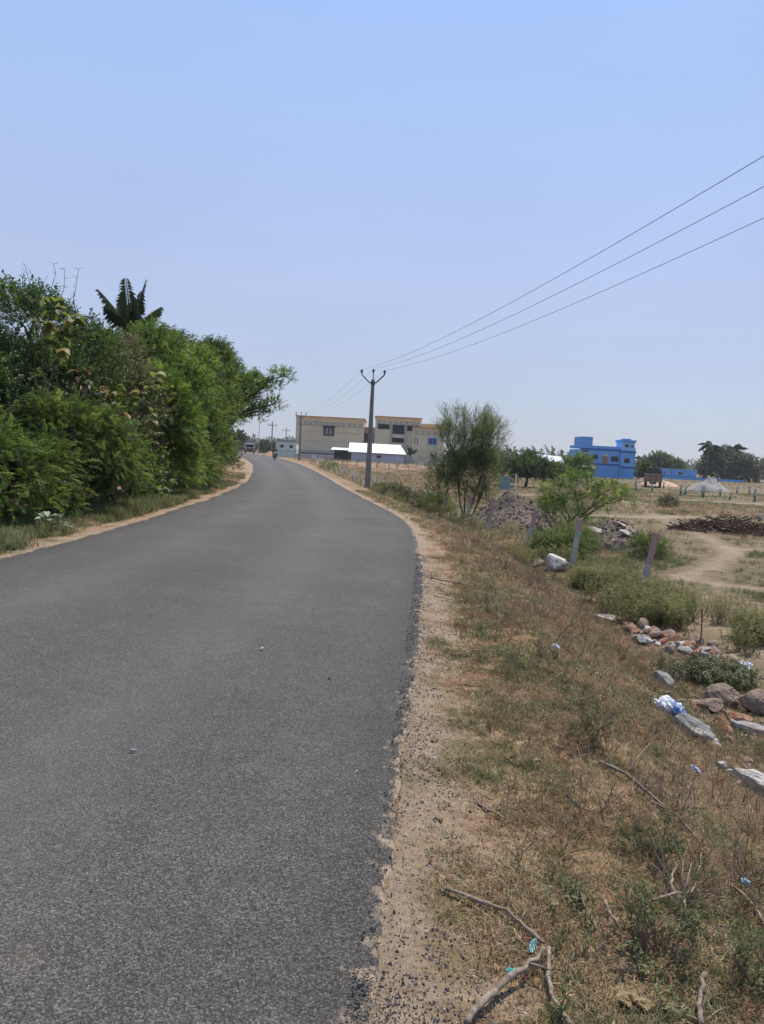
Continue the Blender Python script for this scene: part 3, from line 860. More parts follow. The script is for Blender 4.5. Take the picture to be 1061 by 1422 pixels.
hut = thing('sheet_roof_hut', 'open hut under sloping white sheets behind the dark tree left of the blue house', 'hut', (0, 105, -.6))
MB().add([(18.5, 0, 2.7), (24.6, 0, 2.2), (24.8, 4, 3.1), (18.5, 4, 3.5), (18.5, 0, 2.62), (24.6, 0, 2.12), (24.8, 4, 3.02), (18.5, 4, 3.42)],
         [(0, 1, 2, 3), (4, 7, 6, 5), (0, 4, 5, 1), (1, 5, 6, 2), (2, 6, 7, 3), (3, 7, 4, 0)]).build('roof', simple('weathered_sheet', (.50, .56, .66), .6, .12, 1, .4), hut)
MB().add([(24.8, -1, 2.0), (28.5, -1, 1.75), (28.5, 2, 2.0), (24.8, 2, 2.3), (24.8, -1, 1.94), (28.5, -1, 1.69), (28.5, 2, 1.94), (24.8, 2, 2.24)],
         [(0, 1, 2, 3), (4, 7, 6, 5), (0, 4, 5, 1), (1, 5, 6, 2)]).build('roof_sheet', simple('tan_sheet', (.36, .33, .28), .8), hut)
for xx in (18.7, 21.5, 24.5, 28.3): MB().box(xx, xx+.12, .1, .22, -.4, 1.68 if xx > 25 else 2.1).build('post', TWIG, hut)
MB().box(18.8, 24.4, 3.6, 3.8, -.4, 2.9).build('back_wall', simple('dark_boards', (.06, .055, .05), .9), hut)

# ------------------------------------------------------------------ poles and wires
def v_pole(loc, label, scale=1.0, rotz=0.0):
    t_ = thing('utility_pole', label, 'utility pole', loc, rotz, 'three wire poles along the road')
    n = 6
    MB().add([(-.19, -.10, -.4), (.19, -.10, -.4), (.19, .10, -.4), (-.19, .10, -.4), (-.10, -.08, 6.55), (.10, -.08, 6.55), (.10, .08, 6.55), (-.10, .08, 6.55)],
             [(0, 3, 2, 1), (4, 5, 6, 7), (0, 1, 5, 4), (1, 2, 6, 5), (2, 3, 7, 6), (3, 0, 4, 7)]).build('pole', CONCP, t_, bevel=.015)
    MB().tube([(-.74, -.12, 6.93), (-.72, -.12, 6.84), (-.24, -.12, 6.36), (0, -.12, 6.30), (.24, -.12, 6.36), (.72, -.12, 6.84), (.74, -.12, 6.93)], .045, 6).build('cross_arm', IRON, t_)
    MB().box(-.14, .14, -.11, .11, 6.22, 6.42).build('clamp', IRON, t_)
    MB().tube([(0, 0, 6.45), (0, 0, 7.0)], .035, 6).build('top_bracket', IRON, t_)
    for xx, yy_, zz in ((-.74, -.12, 6.93), (.74, -.12, 6.93), (0, 0, 7.0)):
        MB().tube([(xx, yy_, zz), (xx, yy_, zz+.05), (xx, yy_, zz+.07), (xx, yy_, zz+.15), (xx, yy_, zz+.2), (xx, yy_, zz+.24)], [.03, .09, .06, .1, .05, .03], 8).build('insulator', PORC, t_)
    return t_
p1 = v_pole((-1.02, 50, -.25), 'nearest tall concrete utility pole with forked steel arms and three insulators', 1, -.12)
p2 = copy_tree(p1); p2.location = (-12.75, 115, -.05); p2['label'] = 'smaller forked utility pole standing in front of the cream hall'; p2.rotation_euler[2] = .08
p0 = copy_tree(p1); p0.location = (7.42, 4.74, -.75); p0['label'] = 'forked utility pole carrying the wires overhead beside the camera'; p0.rotation_euler[2] = .10; p0.scale = (1.19, 1, 1)

def t_pole(loc, h, wd, label, name='utility_pole', cat='utility pole', m=CONCP):
    t_ = thing(name, label, cat, loc)
    MB().tube([(0, 0, -.4), (0, 0, h)], [.18, .10], 6).build('pole', m, t_)
    for dz in (.9, 1.35)[:1]:
        MB().box(-wd, wd, -.06, .06, h-dz-.06, h-dz+.06).build('cross_arm', IRON, t_)
    for xx in (-wd+.1, wd-.1, -wd*.35): MB().tube([(xx, 0, h-.84), (xx, 0, h-.5)], [.07, .05], 6).build('insulator', PORC, t_)
    return t_
t_pole((-25.8, 175, -.1), 7.7, 1.0, 'dark utility pole with one straight cross arm left of the green house')
t_pole((-31.0, 240, -.1), 8.3, 1.3, 'faint distant cross arm pole rising just behind the green house roof')
tp = thing('thin_pole', 'slim pale steel pole between the lorry and the motorcycle', 'pole', (-31.2, 190, 0))
MB().tube([(0, 0, -.3), (0, 0, 2.2), (0, 0, 7.9)], [.1, .09, .07], 6).build('shaft', simple('grey_paint', (.36, .37, .38), .6), tp)
for x_, y_, h_, l_ in ((57.3, 160, 5.2, 'short service pole at the right corner of the blue house'), (61.5, 165, 5.4, 'thin service pole over the long blue building')):
    q = thing('service_pole', l_, 'pole', (x_, y_, -.9))
    MB().tube([(0, 0, -.3), (0, 0, h_)], [.09, .06], 6).build('shaft', CONCP, q)
    MB().box(-.5, .5, -.04, .04, h_-.35, h_-.27).build('cross_arm', IRON, q)
for x_, y_, h_, l_ in ((38.6, 135, 3.6, 'left one of two dark signposts before the blue house'), (39.7, 134, 3.9, 'right one of two dark signposts before the blue house'), (43.2, 120, 4.4, 'dark pole with small arms before the blue house door')):
    x_ = x_*h_/h_
    q = thing('signpost', l_, 'post', (x_*.91, y_, -.9))
    MB().tube([(0, 0, -.3), (0, 0, h_)], [.06, .05], 5).build('shaft', IRON, q)
    MB().box(-.45, .45, -.03, .03, h_-.55, h_-.3).build('board', IRON, q)

def wire(a, b_, sag, label, rad=.008, name='overhead_wire'):
    a = Vector(a); b_ = Vector(b_); n = 40; pts = []
    for i in range(n+1):
        s = i/n; p = a.lerp(b_, s); p.z -= sag*4*s*(1-s); pts.append(p-a)
    o_ = MB().tube(pts, rad, 5).build(name, CABLE, loc=a, smooth=True)
    return tag(o_, label, 'wire', 'power line wires')
def ins(p, k):
    x, z = ((-.74, 7.15), (0, 7.22), (.74, 7.15))[k]; y = -.12 if k != 1 else 0
    x *= p.scale.x
    c_, s_ = math.cos(p.rotation_euler[2]), math.sin(p.rotation_euler[2])
    return (p.location.x+x*c_-y*s_, p.location.y+x*s_+y*c_, p.location.z+z)
WL = ['topmost wire from the main pole towards the upper right', 'middle wire from the main pole towards the upper right', 'lowest wire from the main pole towards the upper right']
for k in range(3):
    wire(ins(p1, k), ins(p0, k), .62, WL[k], .0065)
    wire(ins(p2, k), ins(p1, k), 1.0, ['left', 'middle', 'right'][k]+' faint wire running from the main pole to the forked pole by the hall', .006)

# ------------------------------------------------------------------ fence posts
def fence_post(loc, h, rot, label, pinkfrac=.5, mat2=None, group='leaning concrete fence posts at the foot of the bank'):
    t_ = thing('fence_post', label, 'fence post', loc, 0, group)
    t_.rotation_euler = rot
    zt = h*(1-pinkfrac)
    MB().box(-.055, .055, -.05, .05, -.35, zt).build('post', CONC if mat2 is None else CONC, t_, bevel=.008)
    MB().box(-.053, .053, -.048, .048, zt+.001, h).build('painted_top', mat2 or PINK, t_, bevel=.008)
    return t_
fps = [((5.74, 16.3), 1.38, (.02, .17, .1), 'nearest fence post, pink topped, leaning right out of the green weeds', .5),
       ((5.02, 19.5), 1.32, (0, .12, .2), 'rough grey fence post with a brownish top beside the white boulder', .25),
       ((4.66, 24.0), 1.28, (0, .24, .1), 'strongly leaning pink topped fence post before the dark rubble mound', .45),
       ((4.12, 28.5), 1.30, (0, .06, .3), 'nearly upright pink topped fence post before the dark rubble mound', .55),
       ((3.68, 32.5), 1.28, (0, .17, .1), 'slightly leaning fence post at the left foot of the rubble mound', .35),
       ((3.0, 36.0), 1.2, (0, .11, .2), 'pink topped fence post at the left side of the bare thorn tree', .45)]
for (x_, y_), h_, r_, l_, pf in fps:
    zb = Z(x_-.1, y_)
    fence_post((x_-.12, y_, zb), h_, r_, l_, pf)
base = None
for k in range(23):
    y_ = 39.5+k*3.0; x_ = float(xr(y_))+(4.7-.075*k)*math.sqrt(1+float(slope(xr, y_))**2)+rnd.uniform(-.15, .15)
    loc = (x_, y_, Z(x_, y_)-.05)
    if base is None:
        base = fence_post(loc, 1.15, (0, .1, 0), 'x', .4, WHITE, 'far row of small fence posts receding behind the main pole'); q = base
    else: q = copy_tree(base); q.location = loc
    q['label'] = 'small pale fence post in the far row receding along the road'
    q.rotation_euler = (rnd.uniform(-.06, .06), rnd.uniform(-.06, .16), rnd.uniform(0, 1)); q.scale = (1, 1, rnd.uniform(.85, 1.1))
TEAL = simple('teal_paint', (.04, .14, .13), .8, .2, 3)
base = None
for (x_, y_, h_) in ((35.5, 73.5, 1.25), (33.8, 75, .7), (31.6, 76, 1.0), (30.5, 79, 1.15), (34.8, 84, 1.1), (37.2, 85, .8), (32.6, 83, .9), (29.3, 84, 1.0), (28.2, 86, .9), (27.4, 90, .8), (40.5, 84, 1.0), (42.5, 88, .9), (39.2, 94, .9), (36, 99, 1.0), (33, 101, .9), (30, 99, .8), (45, 98, 1), (48, 101, 1), (43, 104, .9), (26.4, 94, .8)):
    loc = (x_, y_, Z(x_, y_))
    if base is None:
        base = thing('plot_post', 'x', 'post', loc, 0, 'teal and white plot marker posts in the far field'); q = base
        MB().box(-.07, .07, -.07, .07, -.3, .45).build('post', TEAL, q)
        MB().box(-.068, .068, -.068, .068, .451, 1.0).build('painted_top', simple('pale_teal_paint', (.33, .34, .30), .8), q)
    else: q = copy_tree(base); q.location = loc
    q.scale = (1, 1, h_); q['label'] = 'teal and white plot marker post in the far field before the gravel pile'
for x_, y_, h_, l_ in ((10.3, 60, 1.7, 'thin white post before the dark tree beside the teal sheet'),):
    q = tag(MB().tube([(0, 0, -.2), (0, 0, h_)], .06, 6).build('marker_post', WHITE, loc=(x_, y_, Z(x_, y_))), l_, 'post')
q = tag(MB().box(-.45, .45, -.03, .03, .3, 1.4).build('sheet_screen', simple('teal_sheet', (.12, .22, .24), .6), loc=(9.9, 63, Z(9.9, 63))), 'small teal sheet screen standing in front of the dark tree', 'screen')
rod = MB().tube([(0, 0, -.2), (.01, 0, .3), (-.01, 0, .62)], [.011, .011, .012], 6).build('iron_rod', RUST, loc=(4.96, 11.6, Z(4.96, 11.6)))
tag(rod, 'thin rusty iron rod standing upright in the weeds', 'rod')

# ------------------------------------------------------------------ trees
def crown_points(clumps, density=1.0, shell=.55, up=.25, jit=.8):
    P, D = [], []
    for (cx_, cy_, cz_), (rx, ry_, rz), n in clumps:
        n = int(n*density)
        d = rng.normal(0, 1, (n, 3)); d /= np.linalg.norm(d, axis=1)[:, None]
        d[:, 2] = np.where(d[:, 2] < -.55, -d[:, 2], d[:, 2])
        rr = shell+(1.05-shell)*rng.random(n)**.6
        lump = .70+.52*vnoise(d[:, 0]*2.8+cx_*3, d[:, 1]*2.8+d[:, 2]*3.3+cy_*2, 7)
        rr = rr*lump
        P.append(np.stack([cx_+d[:, 0]*rx*rr, cy_+d[:, 1]*ry_*rr, cz_+d[:, 2]*rz*rr], -1))
        dd = d+rng.normal(0, jit, (n, 3)); dd[:, 2] += up
        D.append(dd/np.linalg.norm(dd, axis=1)[:, None])
    return np.concatenate(P), np.concatenate(D)

def dir_rot(D):
    el_ = np.arctan2(D[:, 2], np.hypot(D[:, 0], D[:, 1])); az = np.arctan2(D[:, 1], D[:, 0])
    return np.stack([rng.normal(0, .5, len(D)), -el_, az], -1)

def limb_path(a, b_, r, n=6, wob=.08):
    a = Vector(a); b_ = Vector(b_); L = (b_-a).length; pts = []
    for i in range(n+1):
        s = i/n; p = a.lerp(b_, s)
        p.z += .12*L*math.sin(s*math.pi)
        if 0 < i < n: p += Vector((r.uniform(-1, 1), r.uniform(-1, 1), r.uniform(-.5, .5)))*L*wob
        pts.append(p)
    return pts

def tree(name, label, cat, base, clumps, c, density=1.0, scl=(.8, 1.25), trunk_r=.12, fork=.35, bark=None, group=None, shell=.55, zcut=None, up=.25, jit=.8, nstem=1):
    """trunk with limbs reaching into each clump, crown of leafy sprays; coordinates relative to base"""
    bx, by = base; bz = Z(bx, by)
    t_ = thing(name, label, cat, (bx, by, bz), 0, group)
    cl = [((a[0]-bx, a[1]-by, a[2]-bz), r_, n) for a, r_, n in clumps]
    r = random.Random(hash(label) % 1000 if False else len(label)*7+int(abs(bx)*10))
    mb = MB()
    top = max(a[2] for a, _, _ in cl)*fork
    fk = Vector((sum(a[0] for a, _, _ in cl)/len(cl)*.4, sum(a[1] for a, _, _ in cl)/len(cl)*.4, top))
    pts = limb_path((0, 0, -.25), fk, r, 5, .05)
    mb.tube(pts, [trunk_r*(1.25-.5*i/5) for i in range(6)], 7)
    for a, r_, n in cl:
        pts = limb_path(fk, a, r, 6, .07)
        mb.tube(pts, [trunk_r*.7*(1-.13*i) for i in range(7)], 5)
        for k in range(5):
            q = r.randint(2, 6); e = Vector(a)+Vector((r.uniform(-1, 1)*r_[0], r.uniform(-1, 1)*r_[1], r.uniform(-.2, 1)*r_[2]))*.75
            mb.tube(limb_path(pts[q], e, r, 4, .08), [trunk_r*.25*(1-.2*i) for i in range(5)], 4)
    mb.build('trunk', bark or BARK, t_, smooth=True)
    P_, D_ = crown_points(cl, density, shell, up, jit)
    if zcut is not None:
        k = P_[:, 2] > zcut; P_ = P_[k]; D_ = D_[k]
    o_ = scatter('crown', c, P_, dir_rot(D_), rng.uniform(scl[0], scl[1], len(P_)), t_)
    return t_

TG = 'trees and bushes of the left roadside thicket'
tree('thorn_bush', 'large feathery light green bush nearest the camera at the left edge', 'bush', (-6.9, 12.8),
     [((-6.6, 12.9, .75), (.9, .9, .95), 620), ((-7.3, 13.3, 1.35), (.8, .8, .8), 480), ((-8.6, 12.8, 1.1), (1.2, 1.0, 1.2), 600), ((-6.2, 14.0, .7), (.7, .8, .8), 420), ((-7.9, 12.2, .5), (.8, .7, .7), 320)], C_FE, 1.9, (.6, 1.15), .06, group=TG)
tree('thorn_bush', 'rounded feathery bush overhanging the green grass patch on the left verge', 'bush', (-6.5, 16.0),
     [((-5.9, 15.6, 1.35), (.8, .9, .75), 620), ((-5.7, 16.3, .85), (.55, .6, .5), 300), ((-6.5, 15.0, 1.6), (.7, .8, .65), 380), ((-6.5, 16.2, .8), (.6, .6, .6), 260)], C_FE, 1.9, (.6, 1.1), .06, group=TG)
tree('thicket_tree', 'tallest leftmost tree smothered by dark climbers with wispy shoots on top', 'tree', (-8.6, 17),
     [((-7.9, 17, 3.7), (1.15, 1.2, 1.0), 760), ((-9.1, 17, 2.9), (1.1, 1.3, 1.0), 620), ((-7.2, 16.4, 2.6), (.9, 1.0, .9), 520), ((-8.7, 15.9, 2.3), (1.1, 1.0, .9), 520), ((-6.9, 17.8, 3.3), (.75, .9, .8), 420), ((-10.4, 17, 2.2), (1.3, 1.3, 1.4), 500), ((-7.8, 16.2, 1.3), (1.2, .8, .8), 300)], C_DK, 1.8, (.65, 1.05), .14, group=TG)
tree('thicket_tree', 'dull green tangled tree with pale brown leaves in the middle of the thicket', 'tree', (-7.0, 19.5),
     [((-6.4, 19.2, 2.3), (.8, .9, .8), 420), ((-7.2, 20, 3.3), (.95, 1.1, .9), 480), ((-6.6, 20.4, 1.3), (.7, .9, .8), 300), ((-8.2, 19.6, 2.2), (1.1, 1.1, 1.3), 380)], C_OL, 1.5, (.5, .9), .11, group=TG)
tree('thorn_bush', 'bright green drooping bush beside the dark hollow in the thicket', 'bush', (-6.5, 21.8),
     [((-5.9, 21.2, 2.2), (.65, .7, .9), 460), ((-6.1, 22.6, .9), (.7, .9, .7), 420), ((-5.9, 22.4, 1.9), (.6, .8, .7), 380), ((-6.3, 21.4, 3.0), (.6, .7, .5), 260)], C_FB, 2.0, (.7, 1.2), .06, group=TG)
tree('thicket_tree', 'dense mid green tree right of the palm in the thicket', 'tree', (-7.8, 25),
     [((-7.3, 24, 4.15), (.95, 1.0, .75), 520), ((-6.6, 24.8, 3.3), (.9, 1.1, .9), 540), ((-8.4, 24.5, 3.6), (1.2, 1.3, 1.1), 460), ((-6.5, 26.4, 3.9), (.8, 1.0, .8), 420), ((-6.9, 24.5, 1.8), (.8, 1.2, 1.0), 400)], C_BR, 1.6, (.75, 1.15), .15, group=TG)
tree('bamboo_clump', 'upright narrow leaved clump with bristly tops above the road', 'bamboo', (-8.2, 29),
     [((-8.1, 28.4, 4.4), (1.1, 1.1, .9), 480), ((-7.2, 29.2, 3.4), (.9, 1.2, 1.0), 460), ((-6.9, 30.2, 4.55), (.8, 1.0, .8), 420), ((-9.3, 29, 4.0), (1.2, 1.3, 1.2), 360), ((-7.1, 29, 1.8), (.8, 1.4, 1.0), 360)], C_ST, 1.5, (.8, 1.25), .12, up=.5, group=TG)
tree('thicket_tree', 'roadside tree with a loose branch reaching out over the road', 'tree', (-8.6, 35),
     [((-7.5, 33.6, 4.7), (1.0, 1.1, .8), 520), ((-6.6, 34.2, 3.8), (.9, 1.1, .9), 480), ((-8.4, 35.5, 4.9), (1.2, 1.3, .9), 440), ((-6.1, 35.0, 4.3), (.6, .7, .5), 200), ((-5.3, 34.6, 4.3), (.5, .55, .25), 70), ((-4.75, 34.4, 4.75), (.45, .5, .2), 70), ((-5.2, 34.8, 3.5), (.45, .5, .22), 60), ((-5.7, 34.6, 3.0), (.45, .6, .3), 80), ((-7.5, 36.2, 3.4), (1.1, 1.3, 1.1), 460)], C_BR, 1.5, (.7, 1.15), .16, fork=.4, group=TG)
tree('thorn_bush', 'light green feathery bush under the overhanging tree', 'bush', (-7.6, 31),
     [((-6.9, 30.6, 1.5), (.8, 1.0, .9), 420), ((-7.4, 32.6, 1.5), (.8, 1.2, 1.0), 420), ((-7.0, 31.5, 2.7), (.8, 1.0, .7), 380)], C_FB, 1.4, (1.0, 1.4), .07, group=TG)
tree('thorn_bush', 'low spreading bush at the road edge before the bend', 'bush', (-6.7, 26.4),
     [((-6.3, 25.8, .7), (.6, 1.0, .65), 380), ((-6.6, 27.6, .8), (.7, 1.0, .7), 380), ((-7.1, 26.5, 1.2), (.8, 1.2, .8), 340)], C_FE, 1.4, (.9, 1.3), .05, group=TG)
tree('thicket_tree', 'shadowy dark tree beyond the overhanging branch', 'tree', (-10.4, 41),
     [((-9.6, 39.6, 3.2), (1.4, 1.7, 1.6), 360), ((-10.6, 42, 3.3), (1.6, 1.7, 1.8), 380), ((-9.3, 41, 1.6), (1.0, 1.5, 1.3), 300), ((-10.8, 45, 2.4), (1.4, 1.9, 1.7), 360)], C_DK, 1.0, (1.3, 2.0), .16, group=TG)
tree('thorn_bush', 'dusty low bushes lining the far left verge', 'bush', (-10.2, 47),
     [((-9.6, 45.5, .7), (.9, 1.6, .8), 300), ((-10.6, 49, .8), (1.0, 2.0, .9), 300), ((-12.2, 54, .8), (1.1, 2.4, 1.0), 320)], C_OL, 1.0, (.8, 1.2), .06, group=TG)
tree('thicket_tree', 'back row dark tree behind the climber covered tree', 'tree', (-12.5, 20),
     [((-12, 19, 1.9), (2, 2, 1.7), 330), ((-10.6, 22, 2.3), (1.8, 2, 1.6), 330), ((-13.5, 22, 2.0), (2, 2, 1.8), 240)], C_DK, 1.0, (1.6, 2.4), .16, group=TG)
tree('thicket_tree', 'back row dark tree behind the narrow leaved clump', 'tree', (-12, 31),
     [((-10.6, 27.5, 2.6), (1.8, 2.2, 1.8), 330), ((-11.0, 33, 3.0), (2, 2.4, 2.0), 360), ((-13, 36, 2.6), (2.2, 2.4, 2.0), 260)], C_DK, 1.0, (1.6, 2.4), .16, group=TG)
tree('thicket_tree', 'leftmost back row tree cut by the left edge of the view', 'tree', (-11.5, 14.5),
     [((-10.8, 14.6, 2.0), (1.6, 1.6, 1.5), 420), ((-9.8, 15.2, 1.6), (1.2, 1.0, 1.3), 360), ((-12.2, 13.5, 1.8), (1.6, 1.8, 1.7), 300)], C_OL, 1.0, (.9, 1.3), .12, group=TG)

tree('thorn_bush', 'dark leafy undergrowth filling the foot of the thicket behind the near feathery bushes', 'bush', (-7.3, 15.0),
     [((-7.0, 14.4, .7), (1.0, .8, .8), 420), ((-6.6, 16.9, .7), (.7, .9, .75), 380), ((-7.4, 16.2, 1.5), (.9, .9, .8), 380), ((-8.4, 14.0, 1.0), (1.2, .9, 1.0), 420), ((-7.9, 14.6, 2.2), (1.0, .8, .7), 360)], C_DK, 1.0, (.8, 1.2), .05, group=TG)
tree('thorn_bush', 'dark leafy undergrowth filling the foot of the thicket below the bright drooping bush', 'bush', (-6.7, 20.0),
     [((-6.2, 18.6, .6), (.6, .9, .65), 320), ((-6.3, 20.2, .7), (.6, .9, .7), 320), ((-6.5, 23.6, .8), (.7, 1.2, .9), 380), ((-6.6, 18.0, 1.7), (.7, .8, .8), 300), ((-7.2, 22.4, 2.6), (.8, 1.1, .9), 320)], C_BR, 1.0, (.8, 1.2), .05, group=TG)
tree('thicket_tree', 'rounded leafy tree between the palm and the narrow leaved clump', 'tree', (-7.6, 27),
     [((-6.7, 27.6, 2.6), (.8, 1.2, 1.1), 420), ((-7.4, 27.0, 3.5), (.9, 1.1, .9), 420), ((-6.8, 32.4, 3.2), (.8, 1.3, .9), 380)], C_BR, 1.4, (.75, 1.15), .10, group=TG)

# broad-leaved teak saplings: every leaf is an object
def big_leaf_mesh(seed, m):
    r = random.Random(seed); L, W = .25, .18; n = 6; v = []; fcs = []
    for i in range(n+1):
        s = i/n; wd = W*.5*math.sin(math.pi*min(1, s*.93+.05))**.7*(1 if s < 1 else .05)
        x = L*s; z = .06*math.sin(s*2.2)-.12*s*s
        for k, q in enumerate((-1, 0, 1)):
            v.append((x, q*wd*(1+r.uniform(-.12, .12)), z+(.035*abs(q))+r.uniform(-.008, .008)))
    for i in range(n):
        for k in range(2): fcs.append((i*3+k, i*3+k+1, (i+1)*3+k+1, (i+1)*3+k))
    return mesh_from('leaf', v, fcs, m, True)
BL = [big_leaf_mesh(i, LEAF_T) for i in range(4)]
BLG = [big_leaf_mesh(i+9, LEAF_G) for i in range(3)]
BLY = [big_leaf_mesh(i+19, LEAF_Y) for i in range(2)]
def leafy_stem(name, label, cat, base, heads, meshes, nleaf, scl, group=None, bark=BARK, rad=.03, droop=.1, spread=.28):
    bx, by = base; bz = Z(bx, by); r = random.Random(len(label)+int(by))
    t_ = thing(name, label, cat, (bx, by, bz), 0, group)
    mb = MB()
    for h in heads:
        h_ = Vector((h[0]-bx, h[1]-by, h[2]-bz))
        mb.tube(limb_path((0, 0, -.1), h_, r, 6, .03), [rad*(1-.1*i) for i in range(7)], 6)
    mb.build('stem', bark, t_, smooth=True)
    for h in heads:
        h_ = Vector((h[0]-bx, h[1]-by, h[2]-bz))
        for k in range(nleaf):
            o_ = bpy.data.objects.new('leaf', r.choice(meshes)); COL.objects.link(o_); o_.parent = t_
            a = r.uniform(0, 6.28); dn = r.uniform(0, spread*1.6)
            o_.location = h_+Vector((math.cos(a)*spread*.25, math.sin(a)*spread*.25, -dn+.1))
            o_.rotation_euler = (r.uniform(-.5, .5), r.uniform(-.7, .5)+droop, a); s = r.uniform(*scl); o_.scale = (s, s, s)
    return t_
leafy_stem('teak_sapling', 'broad leaved sapling with yellowing round leaves high on the leftmost tree', 'sapling', (-6.9, 15.0),
           [(-6.35, 14.6, 4.0), (-6.3, 14.7, 3.5), (-6.2, 14.5, 3.2), (-6.6, 14.7, 3.7), (-6.1, 14.8, 3.8)], BL, 14, (.55, 1.1), TG, rad=.012, spread=.2)
leafy_stem('teak_sapling', 'broad leaved sapling with bright yellow green leaves in the thicket centre', 'sapling', (-5.9, 17.9),
           [(-5.35, 17.6, 3.05), (-5.3, 17.4, 2.75), (-5.6, 17.7, 2.6), (-5.4, 17.6, 2.2)], BL, 12, (.6, 1.1), TG, rad=.012)
leafy_stem('teak_sapling', 'broad leaved stems with drying brown leaves hanging in the thicket', 'sapling', (-6.0, 17.0),
           [(-5.7, 16.6, 2.3), (-5.9, 16.4, 2.6), (-6.3, 15.9, 2.9), (-5.6, 17.0, 1.9)], BLY+BLG[:1], 9, (.55, .95), TG, droop=.5)
leafy_stem('milkweed_plant', 'pale grey green milkweed with thick oval leaves on the left verge', 'plant', (-5.72, 19.6),
           [(-5.75, 19.5, .9), (-5.5, 19.6, .75), (-5.95, 19.6, .7), (-5.6, 19.4, .5), (-5.8, 19.7, 1.1), (-5.45, 19.3, .35)], BLG, 11, (.35, .55), spread=.3, rad=.015)
leafy_stem('milkweed_plant', 'small pale milkweed growing at the near end of the left verge', 'plant', (-5.38, 12.3),
           [(-5.4, 12.3, .28), (-5.15, 12.35, .2)], BLG, 8, (.45, .7), spread=.12, rad=.012)

# wispy shoots on the leftmost tree
q = thing('climber_shoots', 'thin wispy climber shoots sticking up from the leftmost treetop', 'climber', (-8.2, 17, 4.6), 0, TG)
mb = MB(); PP = []; DD = []
for k in range(11):
    x0 = rnd.uniform(-1.6, 1.4); y0 = rnd.uniform(-.5, .5); h_ = rnd.uniform(.35, .95); z0 = -.25*abs(x0)
    p = Vector((x0, y0, z0-.3)); pts = [p]
    for i in range(6):
        p = p+Vector((rnd.uniform(-.05, .05), rnd.uniform(-.04, .04), (h_+.3)/6)); pts.append(p)
        if i > 1:
            for j in range(2): PP.append(tuple(p)); a = rnd.uniform(0, 6.28); DD.append((math.cos(a), math.sin(a), .5))
    mb.tube(pts, [.010-.001*i for i in range(7)], 4)
mb.build('stem', BARK, q)
scatter('foliage', C_SP, np.array(PP), dir_rot(np.array(DD)), .45, q)

# palms
def palm(label, loc, h, nf, L, lean=(0, 0), start=0, trunk=True, upright=.0, group='coconut palms'):
    t_ = thing('coconut_palm', label, 'palm', loc, 0, group)
    r = random.Random(int(h*100)+nf)
    pts = [(lean[0]*s*s, lean[1]*s*s, -.3+(h+.3)*s) for s in np.linspace(0, 1, 9)]
    MB().tube(pts, [.2-.07*i/8 for i in range(9)], 8).build('trunk', BARKG, t_, smooth=True)
    top = Vector((lean[0], lean[1], h))
    MB().tube([top-Vector((0, 0, .5)), top, top+Vector((0, 0, .5))], [.16, .22, .06], 7).build('crownshaft', LEAF_O, t_)
    den_ = 3 if h > 6 else 4
    for k in range(nf):
        a = k*2.4+r.uniform(-.3, .3); el_ = r.uniform(-.5, 1.2) if upright == 0 else r.uniform(upright, 1.4)
        d = Vector((math.cos(a)*math.cos(el_), math.sin(a)*math.cos(el_), math.sin(el_)))
        p = top.copy(); rp = [p.copy()]; Lk = L*r.uniform(.8, 1.1); ns = 12; v = []; fcs = []
        for i in range(ns):
            p = p+d*Lk/ns; rp.append(p.copy()); d = (d+Vector((0, 0, -.085-(.05 if upright == 0 else -.05)))).normalized()
        mb = MB(); mb.tube(rp, [(.035 if den_ == 3 else .045)*(1-.07*i) for i in range(ns+1)], 4, False)
        den = den_
        for i in range(2*den//3, ns*den):
            s = i/den; j = min(ns-1, int(s)); b0 = rp[j].lerp(rp[j+1], s-j); dd = (rp[j+1]-rp[j]).normalized()
            side = dd.cross(Vector((0, 0, 1)));  side = side.normalized() if side.length > .01 else Vector((1, 0, 0))
            ll = L*(.24 if den == 3 else .17)*math.sin(math.pi*min(1, s/ns*.85+.12))+.1
            for sg in (-1, 1):
                leaf_quads(v, fcs, b0, side*sg+dd*.7+Vector((0, 0, -.45+r.uniform(-.2, .2))), Vector((0, 0, 1)), ll*r.uniform(.85, 1.1), (.05 if den == 3 else .02)*L/2.6, .45)
        o_ = len(mb.v)
        me = mesh_from('frond', list(mb.v)+v, list(mb.f)+[tuple(i+o_ for i in q_) for q_ in fcs], LEAF_P)
        ob = bpy.data.objects.new('frond', me); COL.objects.link(ob); ob.parent = t_
    return t_
palm('coconut palm with upright dark fronds rising behind the left thicket', (-9.0, 27, -.1), 5.35, 8, 1.8, (0, 0), upright=.55)
palm('taller coconut palm at the left of the round crowned tree', (81.7, 196, -1.1), 8.9, 19, 3.6, (.8, 0))
palm('coconut palm rising from the right side of the round crowned tree', (92.4, 203, -1.1), 8.6, 16, 3.4, (-.6, 0))
palm('young palm with arching fronds at the right corner of the cream hall', (9.3, 147, -.2), 1.2, 12, 2.4, (.1, 0))
palm('young palm half hidden by the bare thorn tree near the cream hall', (13.4, 146, -.3), 1.6, 13, 2.7, (.1, 0))
palm('small palm beside the right end of the white roofed shed', (4.9, 150, -.1), 1.9, 9, 1.8, (0, 0), upright=.2)
palm('small distant palm above the lorry by the left trees', (-30.5, 160, 0), 4.2, 14, 2.2, (0, 0))

